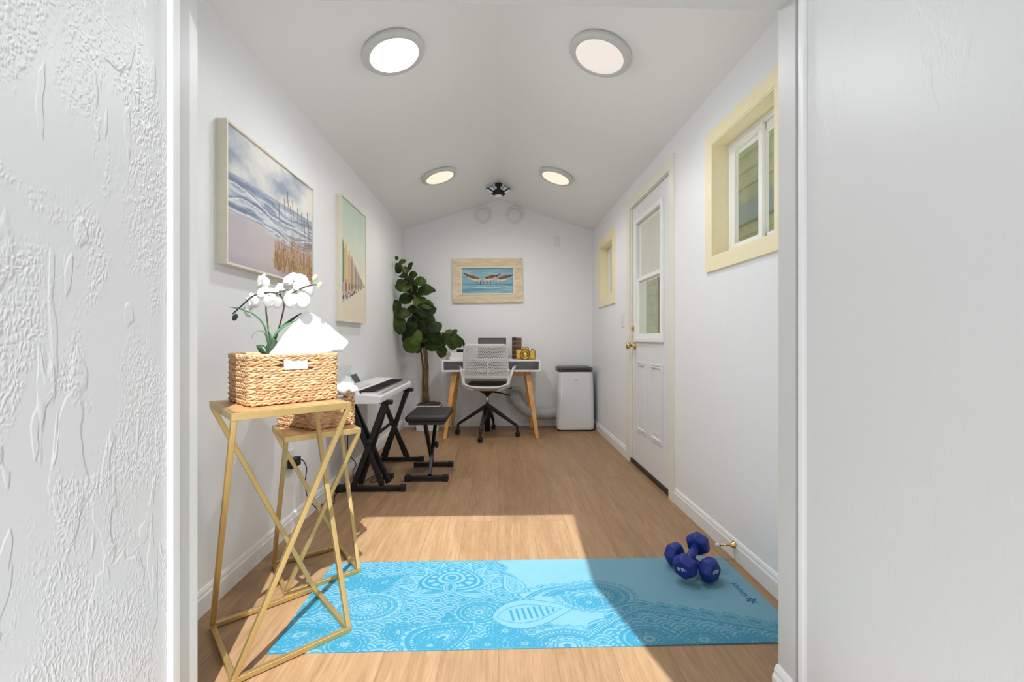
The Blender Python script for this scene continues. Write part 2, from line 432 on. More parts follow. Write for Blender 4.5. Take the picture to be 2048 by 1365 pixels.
for poly in ([(-XW, 0), (XL, 0), (XL, ZH), (-XW, ZH)], [(XR, 0), (XW, 0), (XW, ZH), (XR, ZH)], [(-XW, ZH), (XW, ZH), (XW, ZE), (0, ZA), (-XW, ZE)]):
    b.prism(poly, YF0, YF1, lambda p, q, d: Vector((p, d, q)))
struct(b.build('wall_front', M['jamb']))
b = MB()
for sg in (-1, 1):
    b.prism([(0, ZA), (sg * (XW + .38), ZA - (XW + .38) * (ZA - ZE) / XW), (sg * (XW + .38), ZA + .1 - (XW + .38) * (ZA - ZE) / XW), (0, ZA + .1)], YF0, YB + .12, lambda p, q, d: Vector((p, d, q)))  # slabs run past the walls: an eave added to shade windows and door
struct(b.build('ceiling', M['ceil']))
# entrance side walls running out towards the viewer
b = MB().prism([(.10, -.06), (1.113, -.06), (1.113, 2.30), (.10, 2.35)], -.845, XL, lambda p, q, d: Vector((d, p, q)))
struct(b.build('wall_entrance_left', M['relief']))
b = MB().prism([(.10, -.06), (1.122, -.06), (1.122, 2.08), (.10, 2.36)], .783, .83, lambda p, q, d: Vector((d, p, q)))  # unseen top slopes, shaped to set the right edge of the sun patch
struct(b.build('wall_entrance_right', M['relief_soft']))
b = MB().box((XL - .04, 1.10, -.06), (XL + .0125, 1.128, 2.28)); struct(b.build('trim_1', M['jamb'], bevel=.003))
b = MB().box((XR - .001, 1.108, -.06), (.82, 1.128, 2.06)); struct(b.build('trim_2', M['trim'], bevel=.003))
# baseboards: profile (out, z)
BP = [(0, 0), (.013, 0), (.013, .062), (.009, .070), (.009, .078), (.005, .088), (0, .090)]
def board(name, p0, p1, nrm, scale=1.0):
    p0, p1, nrm = Vector(p0), Vector(p1), Vector(nrm); b = MB()
    n = len(BP); vs = [p0 + nrm * a + Vector((0, 0, z * scale)) for a, z in BP] + [p1 + nrm * a + Vector((0, 0, z * scale)) for a, z in BP]
    b.add(vs, [tuple(range(n)), tuple(range(n, 2 * n))[::-1]] + [(i, (i + 1) % n, n + (i + 1) % n, n + i) for i in range(n)])
    return struct(b.build(name, M['trim']))
board('baseboard_left', (-XW, YF1, 0), (-XW, YB, 0), (1, 0, 0))
board('baseboard_right', (XW, YF1, 0), (XW, 2.683, 0), (-1, 0, 0))
board('baseboard_right', (XW, 3.685, 0), (XW, YB, 0), (-1, 0, 0))
board('baseboard_back', (-XW + .013, YB, 0), (XW - .013, YB, 0), (0, -1, 0))
board('baseboard_front', (XL, YF0 + .008, 0), (XL, YF1, 0), (1.4, 0, 0), .92)
board('baseboard_front', (XR, YF0 + .008, 0), (XR, YF1, 0), (-1.4, 0, 0), 1.12)
# outside on the right, seen through glass
pr = [(3.1, -.06)]
for k in range(18): pr += [(2.90, -.06 + .19 * k), (2.925, .13 + .19 * k)]
pr += [(3.1, .13 + .19 * 17)]
b = MB().prism(pr, .6, 22, lambda p, q, d: Vector((p, d, q))); struct(b.build('wall_outside', M['siding']))
b = MB().box((2.86, .6, 2.35), (2.90, 22, 2.58)); struct(b.build('trim_3', M['fascia']))
b = MB().box((1.72, 4.66, -.06), (1.82, 4.76, 2.9)); struct(b.build('trim_4', M['yellowpost']))

# ---- windows (structure, with parts)
def window(name, H, cw, slider):
    y0, y1, z0, z1 = H
    c = MB()
    c.box((XW - .012, y0 - cw, z1), (XW, y1 + cw, z1 + cw)); c.box((XW - .012, y0 - cw, z0 - cw), (XW, y1 + cw, z0))
    c.box((XW - .012, y0 - cw, z0), (XW, y0, z1)); c.box((XW - .012, y1, z0), (XW, y1 + cw, z1))
    root = struct(c.build(name, M['cream']))
    r = MB(); e = .008
    r.box((XW - .010, y0, z0), (XW + .118, y0 + e, z1)); r.box((XW - .010, y1 - e, z0), (XW + .118, y1, z1))
    r.box((XW - .010, y0 + e, z0), (XW + .118, y1 - e, z0 + e)); r.box((XW - .010, y0 + e, z1 - e), (XW + .118, y1 - e, z1))
    r.build('reveal', M['cream'], root)
    y0 += e; y1 -= e; z0 += e; z1 -= e
    f = MB(); fw = .022; xa, xb = XW + .072, XW + .112
    f.box((xa, y0, z0), (xb, y0 + fw, z1)); f.box((xa, y1 - fw, z0), (xb, y1, z1)); f.box((xa, y0 + fw, z0), (xb, y1 - fw, z0 + fw)); f.box((xa, y0 + fw, z1 - fw), (xb, y1 - fw, z1))
    f.build('window_frame', M['vinyl'], root, bevel=.002)
    ym = (y0 + y1) / 2 - .015
    for (a, c_, xs) in ((ym - .018, y1 - fw, xa + .002), (y0 + fw, ym + .018, xa + .021)):
        s = MB(); sw = .03; za, zb = z0 + fw, z1 - fw
        s.box((xs, a, za), (xs + .016, a + sw, zb)); s.box((xs, c_ - sw, za), (xs + .016, c_, zb)); s.box((xs, a + sw, za), (xs + .016, c_ - sw, za + sw)); s.box((xs, a + sw, zb - sw), (xs + .016, c_ - sw, zb))
        so = s.build('sash', M['vinyl'], root, bevel=.002)
        MB().box((xs + .006, a + sw, za + sw), (xs + .010, c_ - sw, zb - sw)).build('pane', M['glass'], so)
    return root
window('window_1', W1, .065, True)
window('window_2', W2, .085, True)
# ---- side door
dy0, dy1, dz0, dz1, dx = 2.785, 3.570, .035, 2.045, XW + .006
ly0, ly1, lz0, lz1 = 2.925, 3.445, 1.01, 1.895
d = MB()
d.box((dx, dy0, dz0), (dx + .042, ly0, dz1)); d.box((dx, ly1, dz0), (dx + .042, dy1, dz1)); d.box((dx, ly0, dz0), (dx + .042, ly1, lz0)); d.box((dx, ly0, lz1), (dx + .042, ly1, dz1))
door = struct(d.build('door_1', M['door']))
for (a, c_) in ((2.905, 3.145), (3.235, 3.445)):
    p = MB(); z0, z1 = .285, .825
    for k, (ins, hgt) in enumerate(((0, .007), (.016, .010))):
        w = .012
        p.box((dx - hgt, a + ins, z0 + ins), (dx, a + ins + w, z1 - ins)); p.box((dx - hgt, c_ - ins - w, z0 + ins), (dx, c_ - ins, z1 - ins))
        p.box((dx - hgt, a + ins + w, z0 + ins), (dx, c_ - ins - w, z0 + ins + w)); p.box((dx - hgt, a + ins + w, z1 - ins - w), (dx, c_ - ins - w, z1 - ins))
    p.box((dx - .004, a + .05, z0 + .05), (dx, c_ - .05, z1 - .05))
    p.build('raised_panel', M['door'], door, bevel=.002)
lf = MB(); w = .035
lf.box((dx - .018, ly0 - w, lz0 - w), (dx, ly0, lz1 + w)); lf.box((dx - .018, ly1, lz0 - w), (dx, ly1 + w, lz1 + w)); lf.box((dx - .018, ly0, lz0 - w), (dx, ly1, lz0)); lf.box((dx - .018, ly0, lz1), (dx, ly1, lz1 + w))
lfo = lf.build('lite_frame', M['vinyl'], door, bevel=.004)
s1 = MB(); w = .028
for (z0, z1, x) in ((lz0, 1.47, dx - .006), (1.43, lz1, dx + .014)):
    s1.box((x, ly0, z0), (x + .016, ly0 + w, z1)); s1.box((x, ly1 - w, z0), (x + .016, ly1, z1)); s1.box((x, ly0 + w, z0), (x + .016, ly1 - w, z0 + w)); s1.box((x, ly0 + w, z1 - w), (x + .016, ly1 - w, z1))
s1.build('sash', M['vinyl'], door, bevel=.002)
MB().box((dx + .000, ly0 + w, lz0 + w), (dx + .004, ly1 - w, 1.442)).build('pane', M['glass'], door)
MB().box((dx + .020, ly0 + w, 1.458), (dx + .024, ly1 - w, lz1 - w)).build('pane', M['glass'], door)
M['shade'] = pm('pale_mini_blind', (206, 204, 190), .7, var=.03, vscale=8)  # mini blind on the room side of the upper door pane
MB().box((dx + .0165, ly0 + .028, 1.475), (dx + .0185, ly1 - .028, lz1 - .028)).build('shade', M['shade'], door)
def xform(loc, axis):   # local z -> axis
    return Matrix.Translation(loc) @ Vector((0, 0, 1)).rotation_difference(Vector(axis)).to_matrix().to_4x4()
k = MB().lathe([(.032, 0), (.032, .006), (.012, .010), (.011, .035), (.024, .043), (.029, .055), (.026, .067), (.012, .072)], 24, xform((dx, 3.508, .945), (-1, 0, 0)))
k.build('door_knob', M['brass'], door, True)
k = MB().lathe([(.030, 0), (.028, .010), (.016, .013)], 24, xform((dx, 3.508, 1.078), (-1, 0, 0))); k.box((dx - .03, 3.502, 1.062), (dx - .012, 3.514, 1.094))
k.build('deadbolt', M['brass'], door)
for z in (1.81, 1.05, .30):
    h = MB().lathe([(.006, -.05), (.006, .05)], 10, Matrix.Translation((dx - .006, 2.777, z))); h.box((dx - .002, 2.779, z - .05), (dx + .001, 2.81, z + .05)); h.build('hinge', M['metal_dull'], door)
MB().box((XW - .004, 2.757, 0), (XW + .12, 3.598, .033)).build('threshold', M['thresh'], door)
c = MB()
c.box((XW - .016, 2.683, 0), (XW, 2.757, 2.135)); c.box((XW - .016, 3.598, 0), (XW, 3.685, 2.135)); c.box((XW - .016, 2.757, 2.055), (XW, 3.598, 2.135))
c.box((XW, 2.757, 0), (XW + .118, 2.779, 2.065)); c.box((XW, 3.576, 0), (XW + .118, 3.598, 2.065)); c.box((XW, 2.779, 2.049), (XW + .118, 3.576, 2.065))
struct(c.build('trim_5', M['casing']))

# ================================================================== ceiling and wall fittings
slope = math.atan((ZA - ZE) / XW)
LAMP = {'lens_cool': (46, (.92, .96, 1)), 'lens_dim': (42, (.96, .97, 1)), 'lens_warm': (36, (1, .97, .94))}
def ceil_light(x, y, lens, label):
    z = ZA - abs(x) * (ZA - ZE) / XW
    r = thing('ceiling_light', label, 'ceiling light', (x, y, z), 0, 'round ceiling lights')
    r.rotation_euler = (0, slope if x > 0 else -slope, 0)
    MB().lathe([(.150, 0), (.157, -.006), (.157, -.018), (.150, -.026), (.130, -.030), (.122, -.027)], 64, cap=False).build('ring', M['lightframe'], r, True)
    MB().lathe([(.124, -.024), (.124, -.027), (.06, -.0285), (.001, -.029)], 48).build('diffuser', M[lens], r, True)
    la = bpy.data.lights.new('lamp', 'SPOT'); la.spot_size = R(178); la.spot_blend = 1.0; la.shadow_soft_size = .08; la.energy = LAMP[lens][0]; la.color = LAMP[lens][1]
    lo = bpy.data.objects.new('lamp', la); COL.objects.link(lo); lo.parent = r; lo.location = (0, 0, -.034)
ceil_light(-.522, 2.218, 'lens_cool', 'round ceiling light with the brightest cool white disc, near the viewer above the seascape canvas')
ceil_light(.511, 2.204, 'lens_dim', 'round ceiling light with a dull pinkish white disc, near the viewer on the window side')
ceil_light(-.517, 3.888, 'lens_warm', 'small looking far round ceiling light with a warm disc, left of the black folding lamp')
ceil_light(.507, 3.878, 'lens_warm', 'small looking far round ceiling light with a warm disc, right of the black folding lamp')
# folding LED garage lamp at the ridge
r = thing('folding_lamp', 'black folding lamp with hinged light panels hanging from the ceiling ridge', 'ceiling lamp', (0.0, 4.55, 2.593))
MB().lathe([(.036, -.012), (.036, -.03), (.020, -.034), (.018, -.06)], 20).lathe([(.02, 0), (.02, -.02)], 16).build('socket', M['black'], r)
MB().lathe([(.02, -.055), (.03, -.075), (.058, -.085), (.058, -.12), (.048, -.132)], 24).build('hub', M['black'], r)
MB().lathe([(.042, -.131), (.042, -.1345), (.02, -.137)], 24).build('lens', M['led'], r)
for dirv, face in (((-.62, .10, .80), (.25, -1, -.1)), ((.62, .10, .80), (-.25, -1, -.1)), ((-.85, -.30, .45), (.3, .2, -1)), ((.85, -.30, .45), (-.3, .2, -1))):
    dirv = Vector(dirv).normalized(); side = dirv.cross(Vector(face)).normalized(); nrm = side.cross(dirv)
    o = Vector((dirv.x * .055, dirv.y * .05, -.108))
    mt = Matrix.Identity(4)
    for i, vv in enumerate((side, dirv, nrm)): mt[0][i], mt[1][i], mt[2][i] = vv
    mt = Matrix.Translation(o) @ mt
    p = MB().box((-.030, .004, -.008), (.030, .088, .006), mt).build('panel', M['black'], r, bevel=.004)
    MB().box((-.021, .016, .0055), (.021, .079, .0085), mt).build('led_strip', M['led'], p)
for x, lab in ((-.176, 'left one of two round white vent caps under the ridge of the back wall'), (.186, 'right one of two round white vent caps under the ridge of the back wall')):
    r = thing('vent_cap', lab, 'vent', (x, YB, 2.420), 0, 'round vent caps'); r.rotation_euler = (R(90), 0, 0)
    MB().lathe([(.104, 0), (.104, .006), (.098, .010), (.080, .011), (.078, .008), (.074, .008), (.072, .018), (.06, .024), (.001, .026)], 48).build('cover', M['white'], r, True)
    MB().box((-.017, -.100, .009), (.017, -.082, .0135)).build('latch', M['white'], r)
def plate(name, label, cat, loc, nrm, w, h, kind):
    nrm = Vector(nrm); side = Vector((0, 0, 1)).cross(nrm); mt = Matrix.Identity(4)
    for i, vv in enumerate((side, Vector((0, 0, 1)), nrm)): mt[0][i], mt[1][i], mt[2][i] = vv
    r = thing(name, label, cat, loc)
    MB().box((-w / 2, -h / 2, 0), (w / 2, h / 2, .006), mt).build('cover_plate', M['white'], r, bevel=.002)
    if kind == 'switch': MB().box((-.017, -.033, .005), (.017, .033, .010), mt).build('rocker', M['white_gloss'], r, bevel=.002)
    if kind == 'outlet':
        for z in (-.02, .02):
            s = MB().box((-.017, z - .014, .005), (.017, z + .014, .0075), mt).build('socket', M['white'], r, bevel=.003)
            q = MB()
            for x in (-.007, .007): q.box((x - .0012, z - .003, .0073), (x + .0012, z + .006, .0078), mt)
            q.build('slot', M['blackmatte'], s)
    return r
plate('blank_plate', 'blank grey white plate high on the back wall, right of the vent caps', 'wall plate', (.673, YB, 2.121), (0, -1, 0), .07, .115, None)
plate('power_outlet', 'white power outlet on the back wall behind the office chair', 'outlet', (-.023, YB, .359), (0, -1, 0), .075, .118, 'outlet')
plate('light_switch', 'white rocker light switch between the small window and the side door', 'light switch', (XW, 3.83, 1.16), (-1, 0, 0), .072, .118, 'switch')
plate('power_outlet', 'white power outlet low on the right wall beside the portable air conditioner', 'outlet', (XW, 4.385, .36), (-1, 0, 0), .072, .118, 'outlet')
plate('power_outlet', 'white power outlet on the left wall behind the gold side tables', 'outlet', (-XW, 2.335, .365), (1, 0, 0), .072, .118, 'outlet')
# door stop
r = thing('door_stop', 'brass door stop with a white tip on the right baseboard beyond the dumbbells', 'door stop', (XW - .013, 1.985, .066)); r.rotation_euler = (0, R(-90), 0)
MB().lathe([(.017, 0), (.016, .003), (.008, .016), (.0055, .024), (.005, .070)], 20).build('stem', M['brass'], r, True)
MB().lathe([(.005, .069), (.008, .071), (.008, .082), (.006, .086)], 16).build('tip', M['white'], r, True)

# ================================================================== pictures
def frame4(b, fn, w, h, wd, d0, d1):
    for lo, hi in (((0, 0), (w, wd)), ((0, h - wd), (w, h)), ((0, wd), (wd, h - wd)), ((w - wd, wd), (w, h - wd))):
        b.prism([(lo[0], lo[1]), (hi[0], lo[1]), (hi[0], hi[1]), (lo[0], hi[1])], d0, d1, fn)
    return b
# seascape
def seascape():
    H, W = 230, 330
    Y, X = np.meshgrid(np.linspace(0, 1, H), np.linspace(0, 1, W), indexing='ij')   # Y 0 bottom
    n1 = vnoise(H, W, 5, 4, 1, 5); n2 = vnoise(H, W, 22, 5, 2, 4); n3 = vnoise(H, W, 40, 60, 3, 3)
    img = np.zeros((H, W, 3))
    def put(mask, c): 
        m = np.clip(mask, 0, 1)[..., None]; img[:] = img * (1 - m) + np.asarray(c) * m
    sky = L3((150, 160, 176)) * (1 - n1[..., None]) + L3((226, 222, 214)) * n1[..., None]
    img[:] = sky
    put(np.clip((n1 - .5) * 5, 0, 1) * .7, L3((232, 226, 216)))
    put(np.clip((.42 - n1) * 6, 0, 1) * .8, L3((134, 146, 166)))
    hz = .66
    sea = Y < hz
    wv = np.sin((Y * 62 + n2 * 9 + X * 2.0))
    seac = L3((104, 118, 142)) * (1 - n2[..., None]) + L3((196, 204, 212)) * n2[..., None]
    img[sea] = seac[sea]
    put(sea * np.clip((wv - .35) * 2, 0, 1) * .6, L3((226, 226, 226)))
    put(sea * np.clip((-wv - .6) * 2.5, 0, 1) * .6, L3((84, 98, 124)))
    put(sea * (Y > hz - .05) * .5, L3((112, 128, 152)))
    shore = .36 + .05 * np.sin(X * 5 + 1) + .05 * (n1 - .5)
    sand = np.clip((shore - Y) * 22, 0, 1)
    sc = L3((188, 180, 184)) * (1 - X[..., None]) + L3((206, 190, 176)) * X[..., None]
    img[:] = img * (1 - sand[..., None]) + sc * (.9 + .2 * n1[..., None]) * sand[..., None]
    for k, off in enumerate((.0, .075, .15)):
        edge = np.abs(Y - shore - off + .02 * np.sin(X * 9 + k * 2) - .02 * n3); put(np.clip(1 - edge / .013, 0, 1) * .8, L3((240, 238, 236)))
        edge2 = np.abs(Y - shore - off - .022 + .02 * np.sin(X * 9 + k * 2)); put(np.clip(1 - edge2 / .012, 0, 1) * .55, L3((96, 106, 128)))
    put(np.clip((.10 - Y) * 12, 0, 1) * .6, L3((176, 164, 174)))
    put(np.clip(1 - ((X - .78) / .30) ** 2 - ((Y - .05) / .16) ** 2, 0, 1) * .8, L3((150, 128, 118)))
    rg = np.random.RandomState(5)
    def stroke(x0, y0, x1, y1, w, c, bend=0.0, al=.9):
        n = 90
        for t in np.linspace(0, 1, n):
            x = x0 + (x1 - x0) * t + bend * t * t; y = y0 + (y1 - y0) * t
            i, j = int(y * H), int(x * W); rr = max(.6, w * (1 - .6 * t)); q = int(rr + 1)
            for a in range(-q, q + 1):
                for bb in range(-q, q + 1):
                    if 0 <= i + a < H and 0 <= j + bb < W and a * a + bb * bb <= rr * rr:
                        img[i + a, j + bb] = img[i + a, j + bb] * (1 - al) + c * al
    cols = [L3((150, 108, 62)), L3((184, 142, 92)), L3((112, 82, 56)), L3((204, 166, 116)), L3((136, 110, 88))]
    for _ in range(420):
        x = .46 + .54 * rg.rand(); y = .05 + .13 * rg.rand(); hgt = (.08 + .22 * rg.rand()) * (.55 + .6 * min(1, (x - .42) * 3))
        stroke(x, y, x + .05 * (rg.rand() - .5), y + hgt, 1.1, cols[rg.randint(5)], .04 * (rg.rand() - .3), .55)
    for x, top in ((.55, .56), (.62, .63), (.66, .72), (.70, .60), (.73, .66), (.80, .62), (.86, .60), (.90, .56), (.95, .64), (.97, .52)):
        stroke(x, .15, x - .01, top, .8, L3((140, 112, 84)), -.02, .7); stroke(x - .03, top + .08, x - .02, top - .08, 2.0, L3((132, 104, 76)), 0.008, .7)
    return img
def canvas_art(name, label, y0, y1, z0, z1, img, depth=.042):
    r = thing(name, label, 'picture', (-XW, y0, z0))
    fn = lambda p, q, d: Vector((d, p, q))
    w, h = y1 - y0, z1 - z0
    frame4(MB(), fn, w, h, .009, 0, depth).build('frame', M['frame_ivory'], r)
    MB().box((.004, .009, .009), (depth - .010, w - .009, h - .009)).build('backing', M['frame_ivory'], r)
    painted('canvas', img, (depth - .007, .009, .009), (0, w - .018, 0), (0, 0, h - .018), M['canvas'], r)
canvas_art('framed_seascape', 'large ivory framed beach painting of waves and dune grass on the left wall', 1.733, 2.535, 1.288, 1.844, seascape())
def huts():
    H, W = 300, 190
    Y, X = np.meshgrid(np.linspace(0, 1, H), np.linspace(0, 1, W), indexing='ij')
    n1 = vnoise(H, W, 6, 5, 11, 4); n3 = vnoise(H, W, 80, 60, 13, 2)
    g = np.clip((Y - .3) / .7, 0, 1)[..., None]
    img = L3((232, 226, 200)) * (1 - g) + L3((188, 210, 198)) * g
    img *= (.95 + .1 * n1[..., None])
    def put(m, c, a=1.0): 
        img[m] = img[m] * (1 - a) + np.asarray(c) * a
    sand = Y < .22 + .10 * X
    img[sand] = (L3((224, 212, 188)) * (.95 + .1 * n3[..., None]))[sand]
    wc = [(92, 138, 116), (222, 190, 120), (210, 178, 150), (176, 150, 132), (206, 186, 150), (156, 140, 130), (190, 168, 146), (170, 150, 140), (186, 170, 150), (160, 150, 140), (176, 160, 146), (166, 150, 140)]
    x = -.06; k = 0; wdt = .17
    while x < .97 and k < 22:
        t = max(0, x) ; vp = .335
        top = vp + (.64 - vp) * (1 - t) * .95; bot = vp - (vp - .215) * (1 - t) * 1.05; roof = top + .10 * (1 - t)
        c = L3(wc[k % len(wc)])
        m = (X >= x) & (X < x + wdt * .92); u = (X - x) / (wdt * .92)
        eave = top + (roof - top) * (1 - np.abs(2 * u - 1))
        put(m & (Y > bot) & (Y < eave), c)
        put(m & (Y > eave - .012 * (1 - t) - .003) & (Y < eave + .004) & (Y > bot), L3((236, 232, 220)))
        put(m & (u < .12) & (Y > bot) & (Y < top), c * .5)
        if k == 0: put(m & (Y > bot) & (Y < bot + .10), L3((206, 166, 170)))
        if k == 1: put(m & (Y > bot) & (Y < bot + .12), L3((196, 150, 160)))
        put(m & (u > .3) & (u < .7) & (Y > bot + .02) & (Y < bot + .10 * (1 - t)), c * .35)
        put(m & (Y > bot - .06 * (1 - t)) & (Y < bot) & (n3 > .47), L3((92, 70, 82)))
        x += wdt; wdt *= .82; wdt = max(wdt, .03); k += 1
    return img
canvas_art('framed_beach_huts', 'tall narrow ivory framed painting of a row of beach huts on the left wall', 2.985, 3.53, 1.118, 1.962, huts())
def birds():
    H, W = 190, 340
    Y, X = np.meshgrid(np.linspace(0, 1, H), np.linspace(0, 1, W), indexing='ij')
    asp = W / H
    n1 = vnoise(H, W, 14, 3, 21, 4); n2 = vnoise(H, W, 40, 40, 22, 3)
    img = L3((104, 160, 182)) * (1 - n1[..., None]) + L3((150, 190, 200)) * n1[..., None]
    def put(m, c, a=1.0): img[m] = img[m] * (1 - a) + np.asarray(c) * a
    put((Y > .62) & (n1 > .55), L3((172, 200, 200)), .5); put((Y < .38) & (n1 < .42), L3((84, 140, 170)), .6)
    put((np.abs(Y - .36) < .012) & (n1 > .3), L3((70, 116, 142)), .7)
    put((np.abs(Y - .24 - .02 * np.sin(X * 9)) < .022) & (X > .2), L3((206, 214, 208)), .8)
    put((np.abs(Y - .16) < .008) & (n1 > .5), L3((196, 208, 206)), .7)
    def bird(cx, cy, s, ang, head):      # head: +1 right, -1 left
        ca, sa = math.cos(ang), math.sin(ang)
        dx = (X - cx) * asp * head; dy = Y - cy
        u = dx * ca + dy * sa; v = -dx * sa + dy * ca
        for lx in (-.02, .07):
            put((np.abs(dx - lx * 1.4 - .06 * (cy - Y - .1)) < .006) & (Y < cy) & (Y > cy - .27), L3((48, 40, 36)))
        put((np.abs(Y - (cy - .33)) < .012) & (np.abs(dx) < .10), L3((60, 80, 96)), .6)
        body = (u / (.21 * s)) ** 2 + (v / (.085 * s)) ** 2 < 1
        put(body, L3((232, 208, 176)))
        hx, hy = .21 * s, -.02 * s
        put(((u - hx) / (.075 * s)) ** 2 + ((v - hy) / (.06 * s)) ** 2 < 1, L3((222, 190, 152)))
        bx = u - hx - .05 * s; by = v - hy + .05 * s
        put((np.abs(bx - .25 * (-by)) < .010) & (by < .03) & (by > -.10 * s), L3((30, 26, 24)))
        wing = ((u + .06 * s) / (.23 * s)) ** 2 + ((v - .035 * s) / (.065 * s)) ** 2 < 1
        put(wing, L3((132, 84, 52))); put(wing & (n2 > .55), L3((86, 54, 36)), .8); put(wing & (n2 < .40), L3((190, 140, 92)), .6)
        tail = (u < -.2 * s) & (u > -.40 * s) & (np.abs(v - .03 * s - .25 * (-(u + .2 * s))) < .035 * s * (1 + (u + .2 * s) / (.22 * s)) + .01)
        put(tail, L3((96, 64, 44)))
        put(((u - hx - .025) / .010) ** 2 + ((v - hy - .01) / .010) ** 2 < 1, L3((20, 18, 16)))
    bird(.235, .60, 1.0, -.32, 1); bird(.55, .60, 1.0, -.22, -1); bird(.80, .58, 1.0, -.22, -1)
    return img
r = thing('bird_picture', 'whitewashed wood framed painting of three sandpipers on the back wall above the desk', 'picture', (-.122, YB, 1.410))
r.rotation_euler = (0, R(-.7), 0)
w, h = .80, .505
fn = lambda p, q, d: Vector((p - w / 2, -d, q))
b = MB(); wd = .10
for poly in ([(0, 0), (w, 0), (w - wd, wd), (wd, wd)], [(0, h), (wd, h - wd), (w - wd, h - wd), (w, h)], [(0, 0), (wd, wd), (wd, h - wd), (0, h)], [(w, 0), (w, h), (w - wd, h - wd), (w - wd, wd)]):
    b.prism(poly, 0, .026, fn)
b.build('frame', M['frame_wood'], r, bevel=.003)
b = MB()
for lo, hi in (((.092, .092), (w - .092, .110)), ((.092, h - .110), (w - .092, h - .092)), ((.092, .11), (.110, h - .11)), ((w - .110, .11), (w - .092, h - .11))):
    b.prism([(lo[0], lo[1]), (hi[0], lo[1]), (hi[0], hi[1]), (lo[0], hi[1])], .004, .031, fn)
b.build('liner', M['frame_ivory'], r, bevel=.002)
painted('canvas', birds(), (-w / 2 + .106, -.014, .106), (w - .212, 0, 0), (0, 0, h - .212), M['canvas'], r)

# ================================================================== gold side tables
def side_table(label, cx, cy, rz, side, H):
    r = thing('side_table', label, 'side table', (cx, cy, .0042), rz, 'gold side tables')
    a = side / 2 - .008; w = .016
    # corners: 0 near(-,-) 1 right(+,-) 2 back(+,+) 3 left(-,+)
    cor = [(-a, -a), (a, -a), (a, a), (-a, a)]
    zt, zb = H - .011, .008
    b = MB()
    for z, hh in ((zt, .022),):
        for i in range(4):
            p, q = Vector((*cor[i], z)), Vector((*cor[(i + 1) % 4], z)); e = (q - p).normalized() * .008
            b.bar(p - e, q + e * (-1), w, hh)
    b.build('top_frame', M['gold'], r, bevel=.0015)
    b = MB()
    for i in range(4):
        p, q = Vector((*cor[i], zb)), Vector((*cor[(i + 1) % 4], zb)); e = (q - p).normalized() * .008
        b.bar(p - e, q - e, w, w)
    b.build('base_frame', M['gold'], r, bevel=.0015)
    for i in range(4):
        j = (i - 1) % 4
        MB().bar((*cor[i], zt - .008), (*cor[j], zb + .006), w, w).build('leg', M['gold'], r, bevel=.0015)
    MB().box((-a + .008, -a + .008, H - .014), (a - .008, a - .008, H - .0005)).build('tabletop', M['tabletop'], r)
    return r
T1H, T2H = .781, .616
side_table('taller gold side table nearest the doorway, carrying the basket with the orchid', -.747, 1.545, R(41), .352, T1H)
side_table('shorter gold side table with crossed slanting legs standing behind the taller one', -.790, 1.948, R(35), .296, T2H)

